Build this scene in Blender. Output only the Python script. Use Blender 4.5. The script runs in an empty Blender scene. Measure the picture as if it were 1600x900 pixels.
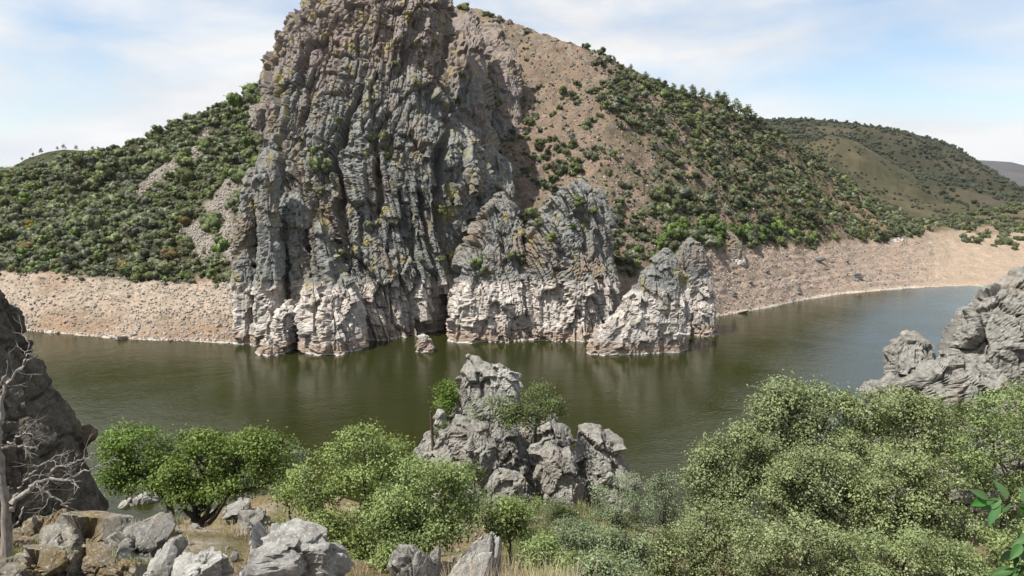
import bpy, bmesh, math, random
import numpy as np

# ------------------------------------------------------------------ camera, sky, sun
SC = bpy.context.scene
H = 45.0                                   # eye height above the water
TH = math.radians(7.48)                    # pitch down
F = 800.0 / math.tan(math.radians(35.0))   # focal length in photograph pixels
CT, ST = math.cos(TH), math.sin(TH)
cam_data = bpy.data.cameras.new('camera')
cam_data.sensor_width = 36.0
cam_data.lens = 18.0 / math.tan(math.radians(35.0))
cam_data.clip_start = 0.1
cam_data.clip_end = 20000.0
cam = bpy.data.objects.new('camera', cam_data)
SC.collection.objects.link(cam)
cam.location = (0, 0, H)
cam.rotation_euler = (math.radians(90) - TH, 0, 0)
SC.camera = cam

SUN_FROM = np.array([-0.77, -0.43, 1.42])  # high, from the left and a little behind
SUN_FROM /= np.linalg.norm(SUN_FROM)
elev = math.asin(SUN_FROM[2])
azim = math.atan2(SUN_FROM[0], SUN_FROM[1])   # clockwise from +Y

world = bpy.data.worlds.new('World')
SC.world = world
world.use_nodes = True
nt = world.node_tree
nt.nodes.clear()
wo = nt.nodes.new('ShaderNodeOutputWorld')
bg = nt.nodes.new('ShaderNodeBackground')
bg.inputs['Strength'].default_value = 0.1
sky = nt.nodes.new('ShaderNodeTexSky')
sky.sky_type = 'NISHITA'
sky.sun_disc = False
sky.sun_elevation = elev
sky.sun_rotation = azim
sky.air_density = 1.0
sky.dust_density = 0.6
tc = nt.nodes.new('ShaderNodeTexCoord')
mp = nt.nodes.new('ShaderNodeMapping')
mp.inputs['Scale'].default_value = (1.3, 1.3, 5.0)
mp.inputs['Location'].default_value = (0.35, 0.2, 0.1)
mp.inputs['Rotation'].default_value = (0.12, 0.2, 0.3)
n1 = nt.nodes.new('ShaderNodeTexNoise')
n1.inputs['Scale'].default_value = 1.6
n1.inputs['Detail'].default_value = 9
n1.inputs['Roughness'].default_value = 0.55
n1.inputs['Distortion'].default_value = 0.42
rp = nt.nodes.new('ShaderNodeValToRGB')
rp.color_ramp.elements[0].position = 0.36
rp.color_ramp.elements[0].color = (0.10, 0.10, 0.10, 1)
rp.color_ramp.elements[1].position = 0.58
rp.color_ramp.elements[1].color = (1, 1, 1, 1)
mx = nt.nodes.new('ShaderNodeMix')
mx.data_type = 'RGBA'
n2 = nt.nodes.new('ShaderNodeTexNoise')
n2.inputs['Scale'].default_value = 3.4
n2.inputs['Detail'].default_value = 7
nt.links.new(mp.outputs['Vector'], n2.inputs['Vector'])
rc = nt.nodes.new('ShaderNodeValToRGB')
rc.color_ramp.elements[0].position = 0.35
rc.color_ramp.elements[0].color = (0.80, 0.82, 0.86, 1)
rc.color_ramp.elements[1].position = 0.62
rc.color_ramp.elements[1].color = (0.97, 0.97, 0.97, 1)
nt.links.new(n2.outputs['Fac'], rc.inputs['Fac'])
vm = nt.nodes.new('ShaderNodeVectorMath')
vm.operation = 'SCALE'
vm.inputs['Scale'].default_value = 5.9
nt.links.new(rc.outputs['Color'], vm.inputs[0])
nt.links.new(vm.outputs['Vector'], mx.inputs['B'])
nt.links.new(tc.outputs['Generated'], mp.inputs['Vector'])
nt.links.new(mp.outputs['Vector'], n1.inputs['Vector'])
nt.links.new(n1.outputs['Fac'], rp.inputs['Fac'])
nt.links.new(rp.outputs['Color'], mx.inputs['Factor'])
nt.links.new(sky.outputs['Color'], mx.inputs['A'])
nt.links.new(mx.outputs['Result'], bg.inputs['Color'])
nt.links.new(bg.outputs['Background'], wo.inputs['Surface'])

sun_data = bpy.data.lights.new('sun', 'SUN')
sun_data.energy = 5.0
sun_data.angle = math.radians(0.5)
sun_data.color = (1.0, 0.96, 0.89)
sun = bpy.data.objects.new('sun', sun_data)
SC.collection.objects.link(sun)
from mathutils import Vector, Matrix
sun.rotation_euler = Vector(SUN_FROM).to_track_quat('Z', 'Y').to_euler()
sun.location = (-80, -40, 160)

SC.view_settings.view_transform = 'Standard'
SC.view_settings.look = 'None'
SC.view_settings.gamma = 1.0
SC.view_settings.exposure = 0.75
SC.cycles.max_bounces = 6

# ------------------------------------------------------------------ pixel <-> place
def sl(py):
    v = (450.0 - np.asarray(py, float)) / F
    return (-ST + CT * v) / (CT + ST * v)
def PT(px, py, D):
    v = (450.0 - np.asarray(py, float)) / F
    k = D / (CT + ST * v)
    return np.stack(np.broadcast_arrays((np.asarray(px, float) - 800) / F * k, np.asarray(D, float) + 0 * v,
                                        H + (-ST + CT * v) * k), -1)
def proj(P):
    dep = P[..., 1] * CT - (P[..., 2] - H) * ST
    up = P[..., 1] * ST + (P[..., 2] - H) * CT
    return 800 + F * P[..., 0] / dep, 450 - F * up / dep
def water_D(py):
    return -H / sl(py)
def px_m(D):                       # metres per photograph pixel at distance D
    return D / F

# ------------------------------------------------------------------ noise
def _h(ix, iy, iz, seed):
    n = (ix.astype(np.int64) * 374761393 + iy.astype(np.int64) * 668265263 + iz.astype(np.int64) * 2147483647 + seed * 1274126177) & 0xFFFFFFFF
    n = ((n ^ (n >> 13)) * 1274126177) & 0xFFFFFFFF
    n = ((n ^ (n >> 16)) * 2246822519) & 0xFFFFFFFF
    n = n ^ (n >> 15)
    return n
def _f(n):
    return (n & 0xFFFFFF).astype(np.float64) / 16777215.0
def vnoise(p, seed=0):
    i = np.floor(p).astype(np.int64)
    f = p - i
    f = f * f * (3 - 2 * f)
    r = 0
    for dx in (0, 1):
        wx = f[:, 0] if dx else 1 - f[:, 0]
        for dy in (0, 1):
            wy = f[:, 1] if dy else 1 - f[:, 1]
            for dz in (0, 1):
                wz = f[:, 2] if dz else 1 - f[:, 2]
                r = r + wx * wy * wz * _f(_h(i[:, 0] + dx, i[:, 1] + dy, i[:, 2] + dz, seed))
    return r * 2 - 1
def fbm(p, seed=0, octv=4, gain=0.5):
    r, a, q = 0, 1.0, np.array(p, float)
    for o in range(octv):
        r = r + a * vnoise(q, seed + 17 * o)
        a *= gain
        q = q * 2.03 + 13.7
    return r
def worley(p, seed=0, jit=0.9):
    i = np.floor(p).astype(np.int64)
    n = len(p)
    f1 = np.full(n, 9e9); f2 = np.full(n, 9e9)
    bid = np.zeros(n, np.int64); bv = np.zeros((n, 3))
    for dx in (-1, 0, 1):
        for dy in (-1, 0, 1):
            for dz in (-1, 0, 1):
                c = i + (dx, dy, dz)
                h = _h(c[:, 0], c[:, 1], c[:, 2], seed)
                o = np.stack([_f(h), _f((h * 69069 + 1) & 0xFFFFFFFF), _f((h * 1664525 + 1013904223) & 0xFFFFFFFF)], 1)
                v = p - (c + 0.5 + (o - 0.5) * jit)
                d = (v ** 4).sum(1)
                m = d < f1
                f2 = np.where(m, f1, np.minimum(f2, d))
                f1 = np.where(m, d, f1)
                bid = np.where(m, h, bid)
                bv[m] = v[m]
    return f1 ** 0.25, f2 ** 0.25, bid, bv
def facet(p, seed, tilt=1.0, crack=0.5, cw=0.12):
    """fractured blocks: every cell has its own height and tilt, with a joint between"""
    f1, f2, h, v = worley(p, seed)
    off = _f((h * 22695477 + 7) & 0xFFFFFFFF) - 0.5
    t = np.stack([_f((h * a + b) & 0xFFFFFFFF) - 0.5 for a, b in ((1103515245, 3), (134775813, 5), (214013, 11))], 1)
    e = np.clip((f2 - f1) / cw, 0, 1)
    return off + tilt * (t * v).sum(1) - crack * (1 - e) ** 2

# ------------------------------------------------------------------ mesh helpers
COL = SC.collection
def make_mesh(name, v, f, smooth=False, col=None):
    me = bpy.data.meshes.new(name)
    v = np.asarray(v, np.float32)
    if isinstance(f, np.ndarray):
        k = f.shape[1]
        me.vertices.add(len(v)); me.vertices.foreach_set('co', v.ravel())
        me.loops.add(f.size); me.loops.foreach_set('vertex_index', f.astype(np.int32).ravel())
        me.polygons.add(len(f))
        me.polygons.foreach_set('loop_start', np.arange(0, f.size, k, dtype=np.int32))
        me.polygons.foreach_set('loop_total', np.full(len(f), k, np.int32))
        me.update(calc_edges=True)
    else:
        me.from_pydata(v.tolist(), [], f)
    me.validate()
    me.polygons.foreach_set('use_smooth', np.full(len(me.polygons), smooth))
    if col is not None:
        a = me.color_attributes.new('col', 'FLOAT_COLOR', 'POINT')
        c = np.ones((len(v), 4), np.float32); c[:, :3] = col
        a.data.foreach_set('color', c.ravel())
    return me
def add(name, me, mat=None, parent=None, loc=None):
    o = bpy.data.objects.new(name, me)
    COL.objects.link(o)
    if mat is not None and me is not None and len(me.materials) == 0:
        me.materials.append(mat)
    if parent is not None:
        o.parent = parent
    if loc is not None:
        o.location = loc
    return o
def tag(o, label, cat, group=None):
    o['label'] = label; o['category'] = cat
    if group: o['group'] = group
    return o
def kind(o, k):
    o['kind'] = k
    return o
def empty(name, loc, label, cat, group=None):
    o = bpy.data.objects.new(name, None)
    COL.objects.link(o); o.location = loc
    return tag(o, label, cat, group)
def grid_faces(nr, nc, wrap=False):
    r = np.arange(nr - 1)[:, None]; c = np.arange(nc if wrap else nc - 1)[None, :]
    c2 = (c + 1) % nc
    return np.stack([r * nc + c, r * nc + c2, (r + 1) * nc + c2, (r + 1) * nc + c], -1).reshape(-1, 4)
def grid_normals(P):
    du = np.gradient(P, axis=1); dv = np.gradient(P, axis=0)
    n = np.cross(du, dv)
    return n / (np.linalg.norm(n, axis=-1, keepdims=True) + 1e-9)
def tube_arrays(pts, rad, sides=7):
    pts = np.asarray(pts, float); n = len(pts)
    rad = np.broadcast_to(np.asarray(rad, float), (n,))
    tan = np.gradient(pts, axis=0); tan /= np.linalg.norm(tan, axis=1, keepdims=True) + 1e-9
    ref = np.where(np.abs(tan[:, 2:3]) > 0.9, np.array([[1.0, 0, 0]]), np.array([[0, 0, 1.0]]))
    a = np.cross(tan, ref); a /= np.linalg.norm(a, axis=1, keepdims=True) + 1e-9
    b = np.cross(tan, a)
    t = np.linspace(0, 2 * np.pi, sides, endpoint=False)
    V = pts[:, None] + rad[:, None, None] * (a[:, None] * np.cos(t)[None, :, None] + b[:, None] * np.sin(t)[None, :, None])
    return V.reshape(-1, 3), grid_faces(n, sides, True)
def merge(parts):
    vs, fs, o = [], [], 0
    for v, f in parts:
        vs.append(v); fs.append(f + o); o += len(v)
    return np.concatenate(vs), np.concatenate(fs)
def smooth_path(pts, n, wob=0.0, rng=None):
    pts = np.asarray(pts, float)
    d = np.r_[0, np.cumsum(np.linalg.norm(np.diff(pts, axis=0), axis=1))]
    t = np.linspace(0, d[-1], n)
    q = np.stack([np.interp(t, d, pts[:, k]) for k in range(pts.shape[1])], 1)
    for _ in range(2):
        q[1:-1] = (q[:-2] + 2 * q[1:-1] + q[2:]) / 4
    if wob and rng is not None:
        q[1:-1] += rng.normal(0, wob, q[1:-1].shape)
    return q

# ------------------------------------------------------------------ materials
def new_mat(name):
    m = bpy.data.materials.new(name); m.use_nodes = True
    t = m.node_tree
    return m, t, t.nodes['Principled BSDF']
def N(t, typ, **kw):
    n = t.nodes.new(typ)
    for k, v in kw.items():
        if k in n.inputs: n.inputs[k].default_value = v
        else: setattr(n, k, v)
    return n
def noise(t, vec, scale, detail=5, rough=0.55, dist=0.0):
    n = N(t, 'ShaderNodeTexNoise', Scale=scale, Detail=detail, Roughness=rough, Distortion=dist)
    if vec is not None: t.links.new(vec, n.inputs['Vector'])
    return n.outputs['Fac']
def ramp(t, fac, stops):
    r = N(t, 'ShaderNodeValToRGB')
    e = r.color_ramp.elements
    while len(e) < len(stops): e.new(0.5)
    for x, (p, c) in zip(e, stops):
        x.position = p
        x.color = (c, c, c, 1) if not hasattr(c, '__len__') else (*c, 1)
    t.links.new(fac, r.inputs['Fac'])
    return r.outputs['Color']
def mixc(t, fac, a, b, mode='MIX'):
    m = N(t, 'ShaderNodeMix', data_type='RGBA', blend_type=mode)
    for key, val in (('Factor', fac), ('A', a), ('B', b)):
        if hasattr(val, 'is_output'): t.links.new(val, m.inputs[key])
        else: m.inputs[key].default_value = val if key == 'Factor' else (*val, 1)
    return m.outputs['Result']
def math_(t, op, a, b=None):
    m = N(t, 'ShaderNodeMath', operation=op)
    for k, v in ((0, a), (1, b)):
        if v is None: continue
        if hasattr(v, 'is_output'): t.links.new(v, m.inputs[k])
        else: m.inputs[k].default_value = v
    return m.outputs[0]
def bump(t, bsdf, hgt, strength, dist):
    b = N(t, 'ShaderNodeBump', Strength=strength, Distance=dist)
    t.links.new(hgt, b.inputs['Height'])
    t.links.new(b.outputs['Normal'], bsdf.inputs['Normal'])

def rock_material(name, base, dark, warm, yellow, warm_amt, yellow_amt, scale=1.0, tide=False, upper=None):
    k_ = lambda c_: tuple(0.88 * x for x in c_)
    base, dark, warm, yellow = k_(base), k_(dark), k_(warm), k_(yellow)
    m, t, p = new_mat(name)
    g = N(t, 'ShaderNodeNewGeometry')
    pos = g.outputs['Position']
    sx = N(t, 'ShaderNodeMapping'); sx.inputs['Scale'].default_value = (1, 1, 0.4)
    t.links.new(pos, sx.inputs['Vector'])
    st = sx.outputs['Vector']
    c = mixc(t, ramp(t, noise(t, pos, 0.9 * scale, 8, 0.65), [(0.32, 0.0), (0.68, 1.0)]), dark, base)
    c = mixc(t, ramp(t, noise(t, st, 0.09 * scale, 5, 0.6, 0.6), [(1 - warm_amt - 0.1, 0.0), (1 - warm_amt + 0.08, 0.85)]), c, warm)
    if upper:      # iron-stained upper wall
        sp = N(t, 'ShaderNodeSeparateXYZ'); t.links.new(pos, sp.inputs[0])
        up = ramp(t, math_(t, 'ADD', math_(t, 'DIVIDE', sp.outputs['Z'], 150.0), math_(t, 'MULTIPLY', math_(t, 'SUBTRACT', noise(t, st, 0.08, 4), 0.5), 0.7)), [(0.45, 0.0), (0.64, 0.64)])
        c = mixc(t, up, c, upper)
    lich = ramp(t, noise(t, st, 0.28 * scale, 6, 0.62, 0.4), [(1 - yellow_amt - 0.06, 0.0), (1 - yellow_amt + 0.03, 0.75)])
    c = mixc(t, lich, c, yellow)
    spk = ramp(t, noise(t, pos, 3.5 * scale, 4, 0.7), [(0.56, 0.0), (0.66, 0.6)])
    c = mixc(t, spk, c, tuple(min(0.75, x * 1.55) for x in base))
    if tide:       # pale band washed by the reservoir, brown and white lines at the water
        sp = N(t, 'ShaderNodeSeparateXYZ'); t.links.new(pos, sp.inputs[0])
        z = math_(t, 'ADD', sp.outputs['Z'], math_(t, 'MULTIPLY', math_(t, 'SUBTRACT', noise(t, pos, 0.35, 4), 0.5), 3.0))
        zz = math_(t, 'DIVIDE', z, 40.0)
        pale = mixc(t, ramp(t, noise(t, pos, 0.5, 7, 0.65), [(0.35, 0.0), (0.65, 1.0)]), (0.28, 0.24, 0.205), (0.53, 0.49, 0.45))
        c = mixc(t, math_(t, 'MULTIPLY', ramp(t, zz, [(0.42, 0.95), (0.465, 0.0)]), ramp(t, noise(t, st, 0.3, 5, 0.65), [(0.36, 0.45), (0.55, 1.0)])), c, pale)
        c = mixc(t, ramp(t, zz, [(0.05, 0.7), (0.12, 0.0)]), c, (0.21, 0.145, 0.10))
        z2 = math_(t, 'ADD', sp.outputs['Z'], math_(t, 'MULTIPLY', noise(t, pos, 0.8, 2), 0.5))
        c = mixc(t, ramp(t, math_(t, 'DIVIDE', z2, 10.0), [(0.06, 0.6), (0.075, 0.0)]), c, (0.55, 0.53, 0.50))
    t.links.new(c, p.inputs['Base Color'])
    p.inputs['Roughness'].default_value = 0.92
    p.inputs['Specular IOR Level'].default_value = 0.2
    vo = N(t, 'ShaderNodeTexVoronoi', feature='DISTANCE_TO_EDGE', Scale=1.1 * scale)
    wp = N(t, 'ShaderNodeVectorMath', operation='ADD')
    nn_ = N(t, 'ShaderNodeTexNoise', Scale=1.5 * scale, Detail=4); t.links.new(pos, nn_.inputs['Vector'])
    t.links.new(pos, wp.inputs[0]); t.links.new(nn_.outputs['Color'], wp.inputs[1]); t.links.new(wp.outputs[0], vo.inputs['Vector'])
    crk = ramp(t, vo.outputs['Distance'], [(0.0, 0.0), (0.05, 1.0)])
    hh = math_(t, 'ADD', math_(t, 'MULTIPLY', noise(t, pos, 4.5 * scale, 8, 0.75), 0.9), math_(t, 'MULTIPLY', crk, 0.22))
    bump(t, p, hh, 0.75, 0.22 / scale)
    return m

M = {}
M['cliff'] = rock_material('cliff_rock', (0.255, 0.255, 0.24), (0.082, 0.083, 0.077), (0.20, 0.145, 0.10), (0.26, 0.215, 0.045), 0.40, 0.385, 1.0, True, (0.20, 0.15, 0.128))
M['near_rock'] = rock_material('near_rock', (0.33, 0.315, 0.285), (0.12, 0.115, 0.10), (0.25, 0.19, 0.135), (0.30, 0.25, 0.07), 0.34, 0.27, 5.0)
M['pale_rock'] = rock_material('pale_rock', (0.44, 0.43, 0.40), (0.19, 0.18, 0.165), (0.34, 0.29, 0.235), (0.36, 0.31, 0.12), 0.34, 0.24, 6.0)
M['mossy_rock'] = rock_material('mossy_rock', (0.34, 0.325, 0.29), (0.10, 0.095, 0.08), (0.175, 0.115, 0.04), (0.25, 0.19, 0.06), 0.44, 0.34, 5.0)
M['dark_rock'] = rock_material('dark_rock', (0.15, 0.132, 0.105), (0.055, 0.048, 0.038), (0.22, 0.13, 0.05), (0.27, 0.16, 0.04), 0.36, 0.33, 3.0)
M['bank_stone'] = rock_material('bank_stone', (0.43, 0.385, 0.34), (0.22, 0.185, 0.155), (0.44, 0.33, 0.26), (0.4, 0.36, 0.28), 0.4, 0.25, 1.5)
M['slate'] = rock_material('slate_stone', (0.23, 0.215, 0.20), (0.12, 0.11, 0.105), (0.25, 0.19, 0.15), (0.25, 0.22, 0.1), 0.35, 0.25, 2.0)

def soil_material(name, fine):
    m, t, p = new_mat(name)
    g = N(t, 'ShaderNodeNewGeometry'); pos = g.outputs['Position']
    a = N(t, 'ShaderNodeAttribute', attribute_name='col')
    v = ramp(t, noise(t, pos, fine, 9, 0.7), [(0.3, 0.46), (0.7, 1.18)])
    c = mixc(t, 1.0, a.outputs['Color'], v, 'MULTIPLY')
    v2 = ramp(t, noise(t, pos, fine * 0.12, 4, 0.6), [(0.3, (0.85, 0.87, 0.82)), (0.7, (1.1, 1.04, 1.0))])
    c = mixc(t, 1.0, c, v2, 'MULTIPLY')
    t.links.new(c, p.inputs['Base Color'])
    p.inputs['Roughness'].default_value = 0.95
    p.inputs['Specular IOR Level'].default_value = 0.1
    bump(t, p, noise(t, pos, fine * 1.3, 8, 0.72), 1.0, 0.6 / fine)
    return m
M['soil'] = soil_material('hillside_soil', 0.9)
M['near_soil'] = soil_material('near_soil', 4.0)

def leaf_material(name, lo, hi, var=1.0, trans=0.22, patch=1.4):
    m, t, p = new_mat(name)
    g = N(t, 'ShaderNodeNewGeometry')
    oi = N(t, 'ShaderNodeObjectInfo')
    c = ramp(t, g.outputs['Random Per Island'], [(0.0, lo), (0.8, hi), (1.0, tuple(min(1, x * 1.25) for x in hi))])
    c = mixc(t, 1.0, c, ramp(t, noise(t, g.outputs['Position'], patch, 3, 0.6), [(0.33, 0.62), (0.66, 1.28)]), 'MULTIPLY')
    hv = N(t, 'ShaderNodeHueSaturation')
    t.links.new(math_(t, 'ADD', math_(t, 'MULTIPLY', oi.outputs['Random'], 0.035 * var), 0.5 - 0.028 * var), hv.inputs['Hue'])
    rr = math_(t, 'FRACT', math_(t, 'MULTIPLY', oi.outputs['Random'], 7.31))
    t.links.new(math_(t, 'ADD', math_(t, 'MULTIPLY', rr, 0.55 * var), 1.0 - 0.28 * var), hv.inputs['Value'])
    r3 = math_(t, 'FRACT', math_(t, 'MULTIPLY', oi.outputs['Random'], 13.7))
    t.links.new(math_(t, 'ADD', math_(t, 'MULTIPLY', r3, 0.4 * var), 1.0 - 0.22 * var), hv.inputs['Saturation'])
    t.links.new(c, hv.inputs['Color'])
    t.links.new(hv.outputs['Color'], p.inputs['Base Color'])
    p.inputs['Roughness'].default_value = 0.55
    p.inputs['Specular IOR Level'].default_value = 0.25
    tr = N(t, 'ShaderNodeBsdfTranslucent')
    hb = mixc(t, 1.0, hv.outputs['Color'], (1.3, 1.4, 0.7), 'MULTIPLY')
    t.links.new(hb, tr.inputs['Color'])
    ms = N(t, 'ShaderNodeMixShader'); ms.inputs[0].default_value = trans
    out = t.nodes['Material Output']
    t.links.new(p.outputs[0], ms.inputs[1]); t.links.new(tr.outputs[0], ms.inputs[2])
    t.links.new(ms.outputs[0], out.inputs['Surface'])
    return m
M['leaf_hill'] = leaf_material('hill_foliage', (0.056, 0.076, 0.025), (0.115, 0.142, 0.052), patch=0.16)
M['leaf_hill_grey'] = leaf_material('grey_hill_foliage', (0.075, 0.088, 0.048), (0.13, 0.145, 0.085), patch=0.16)
M['leaf_far'] = leaf_material('far_foliage', (0.030, 0.038, 0.018), (0.058, 0.066, 0.032), patch=0.03)
M['leaf_scree'] = leaf_material('scree_foliage', (0.036, 0.048, 0.018), (0.08, 0.095, 0.037), patch=0.16)
M['leaf_lime'] = leaf_material('lime_foliage', (0.045, 0.075, 0.014), (0.09, 0.135, 0.028), var=0.5)
M['leaf_rust'] = leaf_material('rusty_foliage', (0.09, 0.075, 0.02), (0.15, 0.12, 0.03))
M['leaf_oak'] = leaf_material('oak_foliage', (0.07, 0.115, 0.018), (0.14, 0.205, 0.04), var=0.35)
M['leaf_holm'] = leaf_material('holm_oak_foliage', (0.115, 0.145, 0.055), (0.222, 0.26, 0.125), var=0.35)
M['leaf_bright'] = leaf_material('bright_foliage', (0.105, 0.145, 0.044), (0.19, 0.238, 0.092), var=0.35)
M['leaf_grey'] = leaf_material('grey_foliage', (0.10, 0.13, 0.065), (0.18, 0.215, 0.125), var=0.35)
M['leaf_dark'] = leaf_material('dark_foliage', (0.05, 0.068, 0.024), (0.11, 0.135, 0.052), var=0.35)
M['leaf_glossy'] = leaf_material('glossy_leaf', (0.025, 0.075, 0.018), (0.045, 0.12, 0.03), trans=0.15)
M['grass_dry'] = leaf_material('dry_grass', (0.30, 0.24, 0.13), (0.50, 0.41, 0.25), trans=0.15)
M['grass_green'] = leaf_material('green_grass', (0.10, 0.12, 0.04), (0.19, 0.21, 0.08), trans=0.2)

def simple_bark(name, a, b, sc):
    m, t, p = new_mat(name)
    g = N(t, 'ShaderNodeNewGeometry')
    mp_ = N(t, 'ShaderNodeMapping'); mp_.inputs['Scale'].default_value = (1, 1, 0.25)
    t.links.new(g.outputs['Position'], mp_.inputs['Vector'])
    n = noise(t, mp_.outputs['Vector'], sc, 8, 0.7)
    t.links.new(ramp(t, n, [(0.3, a), (0.7, b)]), p.inputs['Base Color'])
    p.inputs['Roughness'].default_value = 0.9
    bump(t, p, n, 0.8, 0.06)
    return m
M['bark'] = simple_bark('oak_bark', (0.025, 0.02, 0.016), (0.09, 0.075, 0.06), 12)
M['dead'] = simple_bark('bleached_wood', (0.13, 0.115, 0.10), (0.38, 0.345, 0.315), 22)
M['post'] = simple_bark('post_rust', (0.035, 0.022, 0.016), (0.08, 0.05, 0.035), 9)
M['plaster'] = simple_bark('white_rubble', (0.45, 0.43, 0.40), (0.72, 0.70, 0.67), 1.5)

m, t, p = new_mat('river_water')
g = N(t, 'ShaderNodeNewGeometry')
mp_ = N(t, 'ShaderNodeMapping'); mp_.inputs['Scale'].default_value = (0.8, 1.15, 1); mp_.inputs['Rotation'].default_value = (0, 0, 0.25)
t.links.new(g.outputs['Position'], mp_.inputs['Vector'])
w = math_(t, 'ADD', noise(t, mp_.outputs['Vector'], 1.15, 4, 0.55, 0.3), math_(t, 'MULTIPLY', noise(t, mp_.outputs['Vector'], 0.22, 3, 0.5), 1.2))
c = ramp(t, noise(t, g.outputs['Position'], 0.03, 3), [(0.3, (0.015, 0.0175, 0.003)), (0.7, (0.019, 0.021, 0.004))])
t.links.new(c, p.inputs['Base Color'])
p.inputs['Roughness'].default_value = 0.06
p.inputs['IOR'].default_value = 1.333
p.inputs['Specular IOR Level'].default_value = 0.42
wind = ramp(t, noise(t, g.outputs['Position'], 0.025, 4, 0.6, 0.8), [(0.35, 0.35), (0.65, 1.0)])
bump(t, p, math_(t, 'MULTIPLY', w, wind), 0.5, 0.17)
M['water'] = m

# ------------------------------------------------------------------ the setting
# river: a thin sheet of water up to the banks
wv = np.array([[-900, -60, 0], [1200, -60, 0], [1200, 900, 0], [-900, 900, 0]], float)
kind(add('river_water', make_mesh('river_water', wv, np.array([[0, 1, 2, 3]])), M['water']), 'structure')

# far bank: each row of the table is a direction (photo x), shore y, top of bare bank (y, distance), ridge (y, distance)
FAR = np.array([
    # x   shore  by   bD   ry   rD
    [-260, 500, 415, 276, 320, 345], [-100, 508, 418, 272, 292, 335], [0, 513, 420, 268, 273, 335], [100, 522, 428, 262, 254, 340], [200, 530, 434, 260, 230, 355],
    [300, 533, 438, 255, 186, 375], [385, 537, 437, 248, 152, 402], [440, 520, 440, 256, 110, 412], [480, 512, 440, 262, 90, 425], [600, 508, 440, 266, 45, 440], [740, 506, 438, 264, 10, 435],
    [800, 506, 436, 262, 36, 418], [850, 506, 436, 260, 54, 405], [920, 508, 436, 252, 77, 392], [960, 512, 433, 247, 94, 390], [1000, 515, 424, 250, 117, 392],
    [1060, 506, 405, 268, 141, 402], [1120, 495, 394, 292, 160, 418], [1190, 483, 388, 325, 192, 442], [1250, 470, 388, 345, 229, 472], [1310, 460, 381, 385, 270, 500],
    [1370, 455, 376, 420, 312, 522], [1430, 450, 372, 455, 346, 545], [1500, 447, 376, 500, 338, 760], [1560, 448, 388, 490, 325, 800], [1620, 452, 396, 480, 312, 850], [1760, 458, 396, 480, 300, 900]], float)
NU = 620
ux = np.linspace(-260, 1760, NU)
def smooth_cols(a):
    for _ in range(4):
        a = np.r_[a[:1], (a[:-2] + 2 * a[1:-1] + a[2:]) / 4, a[-1:]]
    return a
fs, fb, fbD, fr, frD = [smooth_cols(np.interp(ux, FAR[:, 0], FAR[:, k])) for k in range(1, 6)]
sD = water_D(fs)
knots = []
X_of = lambda px, py, D: PT(px, py, D)
K1 = X_of(ux, fs, sD)
K2 = X_of(ux, fb, fbD)
K3 = X_of(ux, fr, frD)
K0 = K1.copy(); K0[:, 1] -= 14; K0[:, 2] = -6; K0[:, 0] *= (K0[:, 1] / K1[:, 1])
K4 = K3.copy(); K4[:, 1] += 60; K4[:, 2] -= 12; K4[:, 0] *= K4[:, 1] / K3[:, 1]
K5 = K3.copy(); K5[:, 1] += 220; K5[:, 2] = 5; K5[:, 0] *= K5[:, 1] / K3[:, 1]
segs = [(K0, K1, 8), (K1, K2, 46), (K2, K3, 130), (K3, K4, 14), (K4, K5, 10)]
rows, rt = [], []
for si, (A, B, n) in enumerate(segs):
    for k in range(n):
        w_ = k / n
        rows.append(A * (1 - w_) + B * w_); rt.append(si + w_)
rows.append(K5); rt.append(5.0)
TP = np.array(rows); rt = np.array(rt)            # (NR, NU, 3)
NR = len(rt)
flat = TP.reshape(-1, 3)
RT = np.repeat(rt, NU)
UX = np.tile(ux, NR)
rough = np.clip((RT - 1.6) / 0.6, 0, 1) * np.clip((3.0 - RT) / 0.25 + 0.25, 0.25, 1)
dz = fbm(flat / 28.0, 3, 5) * 3.2 * rough + fbm(flat / 6.0, 5, 4, 0.6) * (0.35 + 0.75 * rough)
bankmask = np.clip((RT - 0.9) / 0.3, 0, 1) * np.clip((2.1 - RT) / 0.2, 0, 1)
dz += bankmask * (fbm(flat / np.array([5, 9, 3.0]), 8, 4) * 0.9) * np.clip((RT - 1.0) * 6, 0, 1)
dz += bankmask * 0.22 * np.sin(flat[:, 2] * 2.6 + fbm(flat / 20.0, 9, 2) * 1.5) * np.clip((RT - 1.0) * 8, 0, 1)
rocky = facet(flat / np.array([4.0, 4.0, 5.0]), 31, 1.0, 0.5, 0.2) * 1.5 * np.clip((RT - 2.05) * 4, 0, 1) * np.clip((3.05 - RT) * 8, 0, 1)
inner = np.clip((UX - 690) / 60, 0, 1) * np.clip((1420 - UX) / 200, 0, 1)
dz += rocky * inner * (0.4 + np.clip(fbm(flat / 22.0, 77, 3) * 1.6, 0, 1.2))
flat = flat.copy(); flat[:, 2] += dz
flat[:, 1] -= 0.3 * dz
TP = flat.reshape(NR, NU, 3)
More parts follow.
